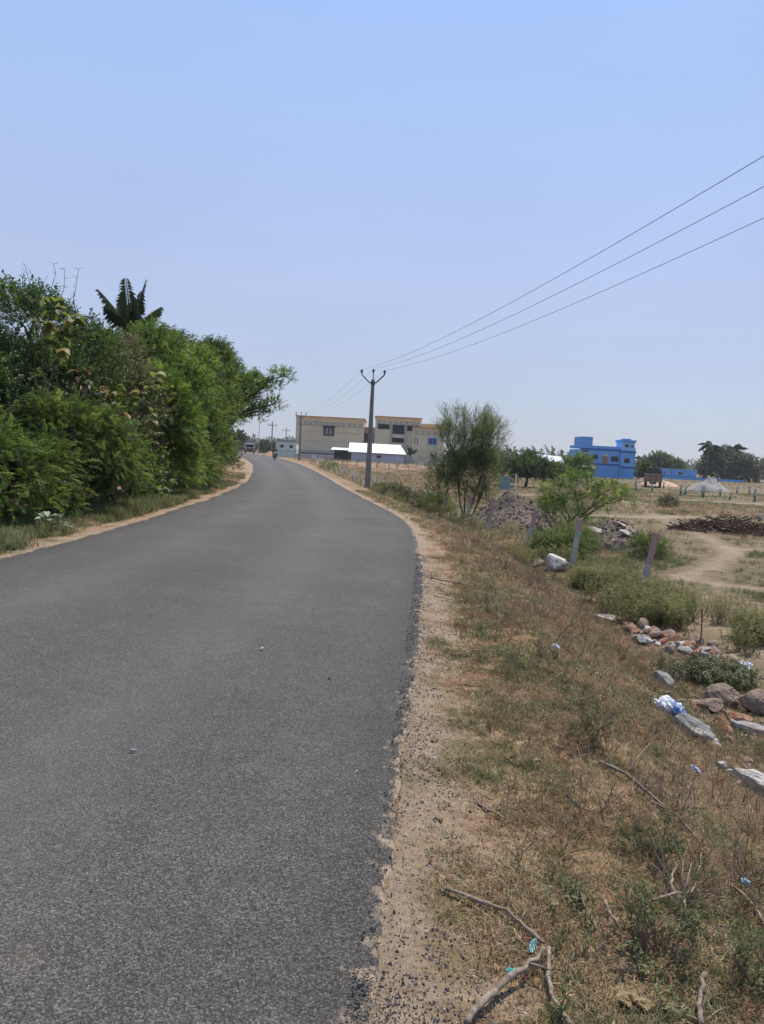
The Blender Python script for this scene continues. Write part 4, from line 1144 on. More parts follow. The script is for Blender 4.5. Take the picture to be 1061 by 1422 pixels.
# branching trees whose limbs show
def branching(name, label, cat, base, h, spread, levels, rad, seed, c, nsp, scl, bark=BARK, tilt=(0, 0), stems=1, group=None, leaf_prob=1.0, up=.12, minlv=2, angle=.55):
    bx, by = base; bz = Z(bx, by); r = random.Random(seed)
    t_ = thing(name, label, cat, (bx, by, bz), 0, group)
    mb = MB(); tips = []
    def grow(p, d, L, rd_, lv):
        n = 4; pts = [p.copy()]; dd = d.copy()
        for i in range(n):
            dd = (dd+Vector((r.uniform(-1, 1), r.uniform(-1, 1), r.uniform(-.5, .5)+up))*.16).normalized()
            p = p+dd*L/n; pts.append(p.copy())
            if lv >= minlv and r.random() < leaf_prob:
                for q_ in range(nsp): tips.append((p+Vector((r.uniform(-1, 1), r.uniform(-1, 1), r.uniform(-1, 1)))*.05, (dd+Vector((r.uniform(-1, 1), r.uniform(-1, 1), r.uniform(-1, .7)))).normalized()))
        mb.tube(pts, [rd_*(1-.1*i) for i in range(n+1)], 5 if lv < 3 else 3, False)
        if lv < levels:
            for k in range(r.choice((2, 3, 3)) if lv < levels-1 else 3):
                q_ = pts[r.randint(2, n)] if k else pts[-1]
                ax = dd.cross(Vector((r.uniform(-1, 1), r.uniform(-1, 1), r.uniform(-1, 1)))).normalized()
                nd = dd.copy(); nd.rotate(Matrix.Rotation(r.uniform(.4, 1.2)*angle, 3, ax))
                nd.x *= spread; nd.y *= spread; nd.normalize()
                grow(q_, nd, L*r.uniform(.62, .85), rd_*.62, lv+1)
    for s in range(stems):
        a = 6.28*s/stems+r.uniform(-.5, .5)
        d = Vector((math.cos(a)*.35*(stems > 1)+tilt[0], math.sin(a)*.35*(stems > 1)+tilt[1], 1)).normalized()
        grow(Vector((math.cos(a)*.08*(stems > 1), math.sin(a)*.08*(stems > 1), -.15)), d, h, rad, 0)
    mb.build('trunk', bark, t_, smooth=True)
    P_ = np.array([tuple(a[0]) for a in tips]); D_ = np.array([tuple(a[1]) for a in tips])
    scatter('crown', c, P_, dir_rot(D_), rng.uniform(scl[0], scl[1], len(P_)), t_)
    return t_
LEAF_S = leafmat('thorn_tree_leaf', [(.045, .060, .020), (.085, .12, .032), (.14, .185, .05), (.22, .26, .08)], .4)
C_SC = proto_collection('scrub_sprig', [sprig_leafy(i+300, LEAF_S, .34, .045, .016, 12) for i in range(5)])
tt1 = branching('thorn_tree', 'tall sparse thorn tree with see through twiggy crown beside the fence', 'tree', (3.8, 34.5), 1.58, .68, 6, .045, 8, C_SC, 1, (.45, .85), BARK, (.09, 0), 4, leaf_prob=.55, minlv=3, angle=.46, up=.12)
tb = tt1.location
cl_ = [((2.9, 34.6, .2), (.9, .8, .95), 620), ((3.6, 34.2, .9), (.9, .8, 1.0), 560), ((4.5, 34.6, .9), (.8, .8, 1.0), 480), ((2.4, 34.6, .9), (.6, .6, .7), 130), ((3.6, 34.5, 1.9), (.9, .8, .8), 330), ((4.6, 34.5, 2.2), (.7, .7, .8), 150), ((4.4, 34.2, -.3), (.6, .6, .6), 220)]
P_, D_ = crown_points([((a[0]-tb[0], a[1]-tb[1], a[2]-tb[2]), r_, n) for a, r_, n in cl_], 1.0, .15, .5, .7)
scatter('lower_foliage', C_SC, P_, dir_rot(D_), rng.uniform(1.1, 1.9, len(P_)), tt1)
tree('acacia_sapling', 'spreading green acacia sapling standing before the blue house', 'tree', (6.15, 25.4),
     [((5.75, 25.5, .55), (.6, .6, .28), 110), ((6.5, 25.6, .95), (.7, .6, .33), 150), ((7.45, 25.5, .72), (.7, .6, .28), 140), ((6.9, 25.2, .30), (.7, .5, .25), 100), ((8.0, 25.6, .45), (.45, .5, .2), 60), ((5.5, 25.3, .1), (.4, .4, .3), 60)], C_FB, 1.3, (.6, 1.0), .045, fork=.2, up=.1)
branching('acacia_sapling', 'brownish half dry bush at the left of the green acacia sapling', 'bush', (6.75, 28.6), .66, 1.0, 5, .025, 33, C_SC, 1, (.5, .9), TWIG, (-.05, 0), 4, leaf_prob=.6, minlv=3)
tree('dark_tree', 'dark green spreading tree beside the sheet roofed hut', 'tree', (14, 76),
     [((13.2, 75, .9), (1.8, 1.4, .9), 500), ((15.2, 76, .8), (2.0, 1.6, 1.0), 600), ((16.8, 77, .3), (1.4, 1.4, 1.0), 350), ((11.9, 75, .3), (1.3, 1.2, .9), 350), ((14.2, 76, 1.5), (1.3, 1.2, .7), 350)], C_DK, 1.0, (1.5, 2.4), .14)
tree('green_bush', 'fresh green bush left of the two storey blue house', 'bush', (25, 100),
     [((24.6, 100, .6), (1.5, 1.3, 1.5), 260), ((25.5, 100, 1.4), (1.2, 1.2, 1.2), 240), ((23.4, 99, .0), (1.4, 1.2, 1.0), 200)], C_BR, 1.0, (2.0, 3.0), .1)
tree('rain_tree', 'big round crowned olive green tree between the two coconut palms', 'tree', (88, 200),
     [((84, 198, 2.6), (3.6, 3.5, 3.6), 480), ((88.5, 200, 3.6), (4.2, 4, 3.6), 600), ((92.5, 200, 2.8), (3.4, 3.5, 3.4), 460), ((86, 198, .8), (4.6, 3.4, 2.6), 420), ((92.5, 199, .8), (4.6, 3.4, 2.6), 420)], C_FARO, 1.0, (.8, 1.2), .4)
tree('leafy_tree', 'dark domed tree above the long blue building', 'tree', (78, 215),
     [((76.4, 215, 2.7), (3.2, 3, 2.6), 300), ((79.5, 215, 2.2), (3.0, 3, 2.2), 240), ((73.5, 216, 1.6), (2.4, 3, 2.2), 200)], C_FAR, 1.0, (.8, 1.2), .3)
k = 0
for x_, y_, s_, l_ in ((98.5, 205, 2.6, 'dark tree at the right edge behind the far posts'), (104, 208, 3.2, 'dense dark tree cut by the right edge of the view'), (84.0, 222, 2.0, 'small dark tree just left of the taller palm'),
                       (-37, 235, 2.2, 'green tree mass beside the road end behind the lorry'), (-31, 215, 1.5, 'bushy green tree left of the small green house'), (-26.5, 190, 1.0, 'low bright bush before the green house'), (-46, 240, 3.2, 'tall distant trees beyond the lorry'),
                       (66.5, 212, 1.7, 'low dark tree between the two blue buildings'), (31.5, 170, 2.0, 'low tree behind the hut left of the blue house'), (22, 190, 2.2, 'dusty tree right of the cream hall beyond the field'), (27, 210, 2.4, 'grey green tree showing over the dark tree at the hut'), (17.5, 200, 1.8, 'low tree just right of the cream hall'), (36, 140, 1.6, 'bush at the left foot of the blue house'), (43.5, 128, 1.3, 'green bush before the door of the blue house'), (110, 190, 3.0, 'dark tree beyond the right edge of the view'), (52, 205, 1.6, 'small tree directly right of the blue house')):
    tree('distant_tree', l_, 'tree', (x_, y_), [((x_-s_*.5, y_, s_*.45), (s_*.9, s_*.9, s_*.8), 170), ((x_+s_*.5, y_+.5, s_*.6), (s_*.8, s_*.9, s_*.9), 170), ((x_, y_, s_*1.1), (s_*.7, s_*.8, s_*.6), 120)], C_FAR if k % 3 else C_FARO, 1.0, (.6*s_/2.2, .95*s_/2.2), .2)
    k += 1
# far belt of trees on the horizon
nn = 5200; xx = rng.uniform(-420, 520, nn); yb = rng.uniform(380, 560, nn); hh = (4.2+4.5*fbm(xx*.03, yb*0, 77)+2.2*(fbm(xx*.15, yb*.02, 78)-.5))
zz = rng.random(nn)**.8*hh-1.5
dirs = rng.normal(0, 1, (nn, 3)); dirs[:, 2] += .5; dirs /= np.linalg.norm(dirs, axis=1)[:, None]
fb = scatter('distant_treeline', C_FAR, np.stack([xx, yb, zz], -1), dir_rot(dirs), rng.uniform(2.4, 4.2, nn))
tag(fb, 'hazy belt of far trees along the horizon', 'treeline', kind='stuff')
# bushes near fence / pole
for x_, y_, s_, c_, l_ in ((0.6, 44, .75, C_OL, 'green bush at the right of the main pole base'), (-.2, 52.5, .55, C_DK, 'small dark bush right behind the main pole'), (-4.9, 66, .8, C_FE, 'wispy grey green shrub at the road side before the hall'),
                           (2.0, 40.5, .5, C_OL, 'low feathery bush left of the first far fence posts'), (1.6, 34.2, .38, C_FB, 'dark leafy clump at the left of the bare thorn tree'), (4.7, 21.9, .42, C_SC, 'green bush between the white boulder and the leaning post'), (5.15, 21.6, .5, C_SC, 'olive low bush right behind the rough grey fence post'), (5.9, 23.6, .55, C_SC, 'olive low bush in front of the dark rubble mound'), (2.6, 38.5, .6, C_SC, 'olive scrub bush left of the bare thorn tree'), (8.2, 33, .6, C_FE, 'green bush behind the acacia sapling'),
                           (20.3, 55, .55, C_OL, 'lone round dry bush on the sandy field'), (7.9, 22.8, .45, C_SC, 'small green bush at the foot of the grey rubble mound')):
    tree('roadside_bush', l_, 'bush', (x_, y_), [((x_, y_, Z(x_, y_)+s_*.55), (s_, s_, s_*.7), int(300*s_)), ((x_+s_*.7, y_+.2, Z(x_, y_)+s_*.4), (s_*.7, s_*.7, s_*.55), int(180*s_))], c_, (3.0 if c_ is C_SC else 1.0), ((.9, 1.4) if c_ is C_SC else (.55, .9)), .02, group='bushes along the fence')

exec_rest = True
# ------------------------------------------------------------------ vehicles
def wheel(parent, loc, r_, wd, name='wheel', axis='x'):
    w_ = bpy.data.objects.new(name, None)
    mb = MB(); n = 20; v = []; fc = []
    prof = [(-wd/2, r_*.72), (-wd/2, r_*.94), (-wd*.3, r_), (wd*.3, r_), (wd/2, r_*.94), (wd/2, r_*.72)]
    for k in range(n):
        a = 6.283*k/n
        for (x, q_) in prof: v.append((x, math.cos(a)*q_, math.sin(a)*q_))
    m_ = len(prof)
    for k in range(n):
        for j in range(m_): fc.append((k*m_+j, k*m_+(j+1) % m_, ((k+1) % n)*m_+(j+1) % m_, ((k+1) % n)*m_+j))
    mb.add(v, fc)
    o_ = mb.build(name, TYRE, parent, True, loc)
    hub = MB().tube([(-wd*.42, 0, 0), (wd*.42, 0, 0)], r_*.16, 10)
    for k in range(6):
        a = 6.283*k/6; hub.tube([(0, 0, 0), (0, math.cos(a)*r_*.75, math.sin(a)*r_*.75)], r_*.05, 4)
    hub.tube([(-wd*.3, 0, 0), (wd*.3, 0, 0)], r_*.1, 8)
    hub.build('rim', IRON, o_)
    bpy.data.objects.remove(w_)
    return o_
TYRE = simple('rubber', (.02, .02, .02), .85, .2, 5, .2)
CABW = simple('cream_cab_paint', (.50, .46, .40), .5, .1, 2, .4)
CABR = simple('orange_brown_cab_paint', (.30, .12, .06), .5, .15, 2, .4, dirt=(.2, .14, .1))
LOAD = simple('grey_tarpaulin', (.16, .155, .15), .85, .2, 2, .2)
lorry = thing('lorry', 'loaded lorry with cream and orange cab coming round the bend', 'lorry', (-32.0, 182, .02), .17)
MB().prism([(-1.15, .62), (1.15, .62), (1.15, 1.35), (-1.15, 1.35)], -.1, 1.6).build('cab_lower', CABR, lorry, bevel=.06)
cab = MB(); cab.add([(-1.15, -.1, 1.352), (1.15, -.1, 1.352), (1.15, 1.6, 1.352), (-1.15, 1.6, 1.352), (-1.1, .1, 2.45), (1.1, .1, 2.45), (1.1, 1.6, 2.45), (-1.1, 1.6, 2.45)],
                    [(0, 3, 2, 1), (4, 5, 6, 7), (0, 1, 5, 4), (1, 2, 6, 5), (2, 3, 7, 6), (3, 0, 4, 7)]); cab.build('cab', CABW, lorry, bevel=.07)
MB().add([(-.95, -.085, 1.5), (.95, -.085, 1.5), (.92, .055, 2.2), (-.92, .055, 2.2), (-.95, -.04, 1.5), (.95, -.04, 1.5), (.92, .1, 2.2), (-.92, .1, 2.2)], [(0, 1, 2, 3), (0, 4, 5, 1), (3, 2, 6, 7), (0, 3, 7, 4), (1, 5, 6, 2)]).build('windscreen', DGLASS, lorry)
MB().box(-1.2, 1.2, -.25, -.11, .45, .72).build('bumper', IRON, lorry, bevel=.03)
MB().box(-.7, .7, -.14, -.105, .8, 1.15).build('grille', BRN, lorry)
for sx in (-.92, .92): MB().tube([(sx, -.17, .92), (sx, -.105, .92)], .12, 12).build('headlight', WHITE, lorry)
for sx in (-1.3, 1.3): MB().box(sx-.08, sx+.08, -.15, -.08, 1.7, 2.1).build('mirror', IRON, lorry)
MB().box(-1.22, 1.22, 1.7, 6.6, .95, 2.35).build('cargo_body', simple('lorry_body_paint', (.14, .08, .05), .7), lorry)
MB().prism([(-1.2, 2.353), (1.2, 2.353), (1.05, 2.85), (.5, 3.15), (-.4, 3.2), (-1.0, 2.9)], 1.75, 6.5).build('load_cover', LOAD, lorry, bevel=.08)
MB().box(-.5, .5, 0, 6.5, .5, .61).build('chassis', IRON, lorry)
for yy_ in (.75, 5.4):
    for sx in (-1.0, 1.0): wheel(lorry, (sx, yy_, .5), .5, .28)

tip = thing('tipper_truck', 'brown tipper truck seen from behind with dark netted load near the blue houses', 'truck', (37.0, 106, Z(37.0, 106)), -.34)
MB().box(-1.2, 1.2, 0, 4.2, .75, 1.95).build('cargo_body', simple('brown_tipper_paint', (.24, .15, .12), .75, .15, 2, .3), tip, bevel=.03)
for zz_ in (.85, 1.3, 1.85): MB().box(-1.25, 1.25, -.06, -.003, zz_-.05, zz_+.05).build('rail', simple('faded_rail', (.33, .22, .17), .8), tip)
for xx_ in (-1.15, -.4, .4, 1.15): MB().box(xx_-.05, xx_+.05, -.055, -.004, .78, 1.92).build('tailgate_rib', BRN, tip)
MB().prism([(-1.15, 1.953), (1.15, 1.953), (.95, 2.6), (.3, 2.85), (-.6, 2.75), (-1.0, 2.4)], .05, 4.1).build('load_cover', simple('dark_netting', (.05, .055, .045), .95), tip, bevel=.1)
MB().box(-1.0, 1.0, 4.3, 5.9, .7, 2.3).build('cab', CABW, tip, bevel=.06)
MB().box(-.45, .45, -.1, 5.8, .5, .74).build('chassis', IRON, tip)
for yy_ in (.8, 5.1):
    for sx in (-.95, .95): wheel(tip, (sx, yy_, .48), .48, .32)

# motorcycle and rider -------------------------------------------------
bk = thing('motorcycle', 'dark motorcycle with yellow front coming towards the camera', 'motorcycle', (-13.7, 96, .055), .12)
wheel(bk, (0, -.62, .31), .31, .11); wheel(bk, (0, .62, .31), .31, .13)
YEL = simple('yellow_fairing', (.55, .42, .16), .4, .1, 4, .5)
BLK = simple('black_paint', (.02, .02, .022), .35, .1, 4, .5)
MB().add([(-.13, -.25, .75), (.13, -.25, .75), (.15, .15, .72), (-.15, .15, .72), (-.09, -.2, .98), (.09, -.2, .98), (.1, .12, .92), (-.1, .12, .92)],
         [(0, 3, 2, 1), (4, 5, 6, 7), (0, 1, 5, 4), (1, 2, 6, 5), (2, 3, 7, 6), (3, 0, 4, 7)]).build('fuel_tank', BLK, bk, bevel=.03)
MB().box(-.13, .13, .16, .8, .74, .83).build('seat', BLK, bk, bevel=.03)
MB().box(-.14, .14, -.2, .3, .32, .68).build('engine', IRON, bk, bevel=.03)
for sx in (-.09, .09): MB().tube([(sx, -.62, .31), (sx, -.36, 1.0)], .025, 6).build('fork', IRON, bk)
MB().tube([(-.34, -.28, 1.08), (-.2, -.38, 1.06), (.2, -.38, 1.06), (.34, -.28, 1.08)], .016, 6).build('handlebar', BLK, bk)
MB().prism([(-.13, .80), (.13, .80), (.16, 1.0), (.09, 1.12), (-.09, 1.12), (-.16, 1.0)], -.52, -.40).build('fairing', YEL, bk, bevel=.02)
MB().tube([(0, -.56, .93), (0, -.50, .93)], [.075, .085], 12).build('headlight', WHITE, bk)
MB().tube([(0, -.93, .5), (0, -.8, .62), (0, -.6, .67), (0, -.42, .63)], [.05, .065, .07, .05], 6, squash=.4).build('mudguard', BLK, bk)
for sx in (-.33, .33): MB().tube([(sx*.8, -.3, 1.1), (sx, -.32, 1.28)], .008, 5).tube([(sx, -.34, 1.3), (sx, -.31, 1.3)], .05, 8).build('mirror', BLK, bk)
MB().tube([(.2, .1, .3), (.22, .9, .36)], [.04, .055], 8).build('exhaust', IRON, bk)

def skin_body(name, joints, edges, radii, m, parent, root=0, sub=2):
    me = bpy.data.meshes.new(name); me.from_pydata(joints, edges, []); me.materials.append(m)
    o_ = bpy.data.objects.new(name, me); COL.objects.link(o_); o_.parent = parent
    sk = o_.modifiers.new('skin', 'SKIN')
    lay = me.skin_vertices[0] if me.skin_vertices else None
    if lay is None:
        bpy.context.view_layer.update(); lay = me.skin_vertices[0]
    for i, r_ in enumerate(radii):
        lay.data[i].radius = r_ if hasattr(r_, '__len__') else (r_, r_)
        lay.data[i].use_root = (i == root)
    sk.use_smooth_shade = True
    s = o_.modifiers.new('sub', 'SUBSURF'); s.levels = sub; s.render_levels = sub
    return o_
SKIN = simple('skin', (.16, .085, .05), .6, .05, 3, .3)
SHIRT = simple('dark_shirt', (.06, .055, .065), .85, .1, 5)
TROU = simple('dark_trousers', (.035, .035, .045), .85, .1, 5)
per = thing('person', 'rider in dark clothes and dark helmet sitting astride the motorcycle', 'person', (-13.7, 96, .055), .12)
J = [(0, .35, .88), (0, .30, 1.12), (0, .24, 1.36), (0, .20, 1.47), (0, .17, 1.60), (0, .16, 1.72),
     (-.18, .24, 1.38), (-.30, .02, 1.18), (-.31, -.24, 1.10), (.18, .24, 1.38), (.30, .02, 1.18), (.31, -.24, 1.10),
     (-.11, .32, .84), (-.24, -.04, .80), (-.22, .12, .40), (-.22, -.02, .33), (.11, .32, .84), (.24, -.04, .80), (.22, .12, .40), (.22, -.02, .33)]
E_ = [(0, 1), (1, 2), (2, 3), (3, 4), (4, 5), (2, 6), (6, 7), (7, 8), (2, 9), (9, 10), (10, 11), (0, 12), (12, 13), (13, 14), (14, 15), (0, 16), (16, 17), (17, 18), (18, 19)]
RR = [.15, (.16, .12), (.17, .11), .06, .09, .085, .06, .045, .03, .06, .045, .03, .09, .07, .045, .04, .09, .07, .045, .04]
skin_body('body', J, E_, RR, SKIN, per)
skin_body('shirt', [J[0], J[1], J[2], J[6], J[7], J[9], J[10]], [(0, 1), (1, 2), (2, 3), (3, 4), (2, 5), (5, 6)], [.165, (.175, .135), (.18, .12), .075, .062, .075, .062], SHIRT, per)
skin_body('trousers', [J[0], J[12], J[13], J[14], J[16], J[17], J[18]], [(0, 1), (1, 2), (2, 3), (0, 4), (4, 5), (5, 6)], [.17, .105, .085, .06, .105, .085, .06], TROU, per)
hb = bmesh.new(); bmesh.ops.create_icosphere(hb, subdivisions=3, radius=.135)
for v_ in list(hb.verts):
    if v_.co.z < -.07 or (v_.co.y < -.06 and v_.co.z < .02): hb.verts.remove(v_)
for v_ in hb.verts: v_.co += Vector((0, .17, 1.70))
me = bpy.data.meshes.new('helmet'); hb.to_mesh(me); hb.free(); me.materials.append(BLK)
ho = bpy.data.objects.new('helmet', me); COL.objects.link(ho); ho.parent = per
sm_ = ho.modifiers.new('s', 'SOLIDIFY'); sm_.thickness = .012
for sx in (-1, 1):
    for k in range(4):
        MB().tube([(sx*(.29+.018*k), -.27, 1.105), (sx*(.29+.018*k), -.33, 1.10), (sx*(.29+.018*k), -.335, 1.07)], [.011, .010, .008], 5).build('finger', SKIN, per)
    MB().tube([(sx*.28, -.25, 1.09), (sx*.265, -.29, 1.07)], [.012, .009], 5).build('thumb', SKIN, per)
    MB().box(sx*.22-.05, sx*.22+.05, -.16, .09, .27, .34).build('shoe', BLK, per, bevel=.02)

# ------------------------------------------------------------------ mounds and piles
def mound(name, label, cat, loc, rx, ry_, h, m, c, n, scl, child='rubble', seed=1, sharp=1.0):
    x0, y0 = loc; z0 = Z(x0, y0)-.05
    t_ = thing(name, label, cat, (x0, y0, z0))
    na, nr = 40, 12; v = [(0, 0, h)]; fc = []
    def H(x, y):
        rr = math.hypot(x/rx, y/ry_)
        nz = float(fbm(np.array([x*.9+seed*7]), np.array([y*.9+seed]), seed+60)[0])
        nz2 = float(fbm(np.array([x*3+seed*7]), np.array([y*3+seed]), seed+61)[0])
        return h*max(0, 1-rr**sharp)**(.9)*(.55+.9*nz)+(.10*(nz2-.5)*min(1, max(0, 1.05-rr)*4))
    for i in range(1, nr+1):
        for k in range(na):
            a = 6.283*k/na; q_ = i/nr*1.03; x, y = math.cos(a)*rx*q_, math.sin(a)*ry_*q_
            v.append((x, y, H(x, y)-(.12 if i == nr else 0)))
    v[0] = (0, 0, H(0, 0))
    for k in range(na): fc.append((0, 1+k, 1+(k+1) % na))
    for i in range(nr-1):
        for k in range(na): fc.append((1+i*na+k, 1+(i+1)*na+k, 1+(i+1)*na+(k+1) % na, 1+i*na+(k+1) % na))
    o_ = MB().add(v, fc).build('heap', m, t_, True)
    a = rng.uniform(0, 6.283, n); q_ = np.sqrt(rng.random(n))*1.08
    x = np.cos(a)*rx*q_; y = np.sin(a)*ry_*q_
    z = np.array([H(xx_, yy_) for xx_, yy_ in zip(x, y)])
    s = np.clip(rng.lognormal(math.log(scl), .55, n), scl*.3, scl*4)
    o2 = scatter(child, c, np.stack([x, y, z], -1), rng.uniform(0, 6.28, (n, 3)), s, t_); o2['kind'] = 'stuff'
    return t_, H, z0
mound('rubble_mound', 'long dark grey mound of rubble and soil behind the leaning fence posts', 'mound', (5.35, 31.5), 2.3, 3.2, 1.35, DARKM, C_RUB, 2200, .085, seed=2)
m2, H2, z2 = mound('rubble_mound', 'brown earth and rubble mound with pale slabs right of the acacia sapling', 'mound', (8.2, 27.5), 1.55, 3.4, .75, DARKM, C_RUB, 1100, .11, seed=5)
mound('brick_heap', 'reddish brown heap of broken brick behind the pale slab mound', 'heap', (9.6, 31.5), 1.1, 1.8, .5, STONER, C_RUBR, 500, .12, seed=8)
mound('gravel_pile', 'conical pile of whitish gravel in the far field before the blue wall', 'pile', (42.5, 101), 3.0, 2.6, 2.0, STONE, C_WGR, 700, .05, 'gravel', 3)
mound('sand_pile', 'low orange sand pile beside the brown tipper truck', 'pile', (41.5, 116), 3.6, 2.2, 1.0, simple('orange_sand', (.42, .27, .18), .95, .12, 2), C_WGR, 40, .08, 'gravel', 4)
mound('sand_pile', 'reddish sand pile beside the road behind the motorcycle', 'pile', (-24.6, 165), 1.7, 2, .9, simple('red_sand', (.30, .17, .11), .95, .12, 2), C_WGR, 40, .08, 'gravel', 6)
mound('debris_heap', 'dark low debris heap covered by tarpaulin right of the white shed', 'heap', (8.4, 138), 2.4, 2, 1.4, LOAD, C_RUB, 80, .2, 'debris', 7)
# brush pile
def sticks_mesh(n, rx, ry_, h, L, r_, seed, m, name='branches'):
    r = random.Random(seed); mb = MB()
    for k in range(n):
        a = r.uniform(0, 6.28); q_ = math.sqrt(r.random()); x, y = math.cos(a)*rx*q_, math.sin(a)*ry_*q_
        z = h*(1-q_**1.5)*r.uniform(.3, 1.05)
        az = r.gauss(0, .7)+(0 if r.random() < .75 else 1.5); el_ = r.gauss(-.05, .28); LL = L*r.uniform(.4, 1.3)
        d = Vector((math.cos(az)*math.cos(el_), math.sin(az)*math.cos(el_), math.sin(el_)))
        p = Vector((x, y, z))-d*LL/2; pts = [p]
        for i in range(4):
            d = (d+Vector((r.uniform(-.25, .25), r.uniform(-.25, .25), r.uniform(-.2, .2)))).normalized(); p = p+d*LL/4; pts.append(Vector((p.x, p.y, max(.01, p.z))))
        mb.tube(pts, [r_*r.uniform(.6, 1.3)*(1-.18*i) for i in range(5)], 4, False)
    return mb
bp = thing('brush_pile', 'long pile of dark brown dead branches lying on the sandy field', 'brush pile', (15.6, 34.3, Z(15.6, 34.3)))
o_ = sticks_mesh(420, 2.6, 1.3, .72, 1.1, .028, 3, simple('dark_dead_wood', (.085, .05, .035), .95, .35, 6, .15)).build('branches', None, bp); o_['kind'] = 'stuff'
o_.data.materials.append(bpy.data.materials['dark_dead_wood'])
o_ = sticks_mesh(60, 2.7, 1.4, .8, 1.0, .016, 5, DEADL).build('pale_sticks', DEADL, bp); o_['kind'] = 'stuff'

# ------------------------------------------------------------------ single stones, slabs, litter
def stone(label, x, y, size, m, seed, rot=(0, 0, 0), dz=None, name='stone', cat='stone', n=18, group=None, bev=.03):
    me = rock_mesh(seed, m, n, size, bev*min(size), name=name)
    o_ = bpy.data.objects.new(name, me); COL.objects.link(o_)
    o_.location = (x, y, Z(x, y)+(size[2]*.3 if dz is None else dz)); o_.rotation_euler = rot
    return tag(o_, label, cat, group)

def chipped(size, m, seed, name, ncut=13, sub=4, amp=.10):
    """a broken rock: a ball cut flat by many planes, then roughened"""
    r = np.random.default_rng(seed)
    bm = bmesh.new(); bmesh.ops.create_icosphere(bm, subdivisions=sub, radius=.5)
    V = np.array([v_.co[:] for v_ in bm.verts])
    for k in range(ncut):
        n_ = r.normal(0, 1, 3); n_ /= np.linalg.norm(n_); d_ = r.uniform(.27, .43)
        e = V@n_-d_; V = V-np.clip(e, 0, None)[:, None]*n_[None]*.97
    x, y, z = V.T
    rad = 1+amp*2*(fbm(x*5+z*3+seed, y*5-z*4+seed, seed, 4)-.5)+amp*.9*(vnoise(x*26+z*19, y*26-z*17, seed+3)-.5)
    V = V*rad[:, None]*np.array(size)[None]
    for v_, p in zip(bm.verts, V): v_.co = p
    me = bpy.data.meshes.new(name); bm.to_mesh(me); bm.free(); me.materials.append(m)
    return me

def rough_stone(label, x, y, size, m, seed, rot=(0, 0, 0), dz=None, name='boulder', cat='boulder', amp=.10, group=None, sub=4):
    me = chipped(size, m, seed, name, 13, sub, amp)
    o_ = bpy.data.objects.new(name, me); COL.objects.link(o_)
    o_.location = (x, y, Z(x, y)+(size[2]*.2 if dz is None else dz)); o_.rotation_euler = rot
    return tag(o_, label, cat, group)

def slab_pts(r, sx, sy, sz, n=9):
    out = []
    for k in range(n):
        a = 6.283*k/n+r.uniform(-.2, .2); q_ = r.uniform(.42, .52)
        out.append((math.cos(a)*sx*q_, math.sin(a)*sy*q_))
    return out
def slab(label, x, y, size, m, seed, rot=(0, 0, 0), dz=None, name='slab', cat='slab', group=None):
    r = np.random.default_rng(seed); bm = bmesh.new(); bmesh.ops.create_icosphere(bm, subdivisions=4, radius=.5)
    V = np.array([v_.co[:] for v_ in bm.verts])*np.array([1.15, 1.15, 1.0])
    V[:, 2] = np.clip(V[:, 2]*1.8, -.5, .5)
    for k in range(8):
        a = r.uniform(0, 6.283); n_ = np.array([math.cos(a), math.sin(a), r.uniform(-.25, .25)]); n_ /= np.linalg.norm(n_)
        e = V@n_-r.uniform(.33, .48); V = V-np.clip(e, 0, None)[:, None]*n_[None]
    x_, y_, z_ = V.T
    nz = fbm(x_*4+seed, y_*4, seed, 4)-.5
    V = V*np.array(size)[None]; V[:, 2] += nz*size[2]*.7; V[:, :2] *= (1+.10*(vnoise(x_*9+z_*6, y_*9, seed+2)-.5))[:, None]
    for v_, p in zip(bm.verts, V): v_.co = p
    me = bpy.data.meshes.new(name); bm.to_mesh(me); bm.free(); me.materials.append(m)
    o_ = bpy.data.objects.new(name, me); COL.objects.link(o_)
    o_.location = (x, y, Z(x, y)+(size[2]*.3 if dz is None else dz)); o_.rotation_euler = rot
    return tag(o_, label, cat, group)

rough_stone('white sack shaped boulder lying at the foot of the bank near the fence', 4.42, 19.0, (.9, .62, .6), STONEW, 4, (.1, .45, .2), .2)
slab('thin broken slab leaning against the white boulder', 4.02, 19.7, (.6, .4, .07), STONER, 5, (.3, -.25, .4), .12)
rough_stone('flat orange brown stone just below the white boulder', 3.91, 18.0, (.38, .26, .12), BRICK, 6, name='stone', cat='stone', sub=3)
rough_stone('small grey block on the grass in front of the white boulder', 3.80, 17.2, (.2, .15, .14), STONE, 8, name='stone', cat='stone', sub=3)
slab('flat pale stone slab sunk in the weeds halfway down the bank', 4.0, 13.3, (.68, .4, .09), STONEW, 12, (.05, .1, .4), .03)
rough_stone('dark reddish clod at the edge of the green weeds', 4.15, 14.9, (.34, .26, .2), STONER, 14, name='stone', cat='stone', sub=3)
slab('oval white stone lying on the bank at the left of the brick rubble', 4.10, 11.5, (.28, .2, .07), STONEW, 15, (.2, .25, .5), .07)
rough_stone('rounded bluish grey boulder beside the green low shrub', 3.29, 8.69, (.36, .3, .26), STONEB, 16, (0, .1, .2), .06)
slab('large tilted grey slab beside the plastic bag', 2.76, 6.43, (.40, .22, .08), STONEB, 17, (.28, .42, -.35), .09)
slab('pale weathered slab at the right edge low on the bank', 2.96, 5.75, (.46, .22, .10), STONEW, 19, (.25, .3, -.5), .06)
slab('long dark stone slab beneath the pale weathered slab', 3.05, 5.55, (.5, .26, .1), STONER, 20, (.1, .2, -.4), -.02)
rough_stone('brown rough rock at the top of the right edge rock group', 4.05, 8.75, (.42, .32, .30), STONER, 22, (0, 0, .2), .12)
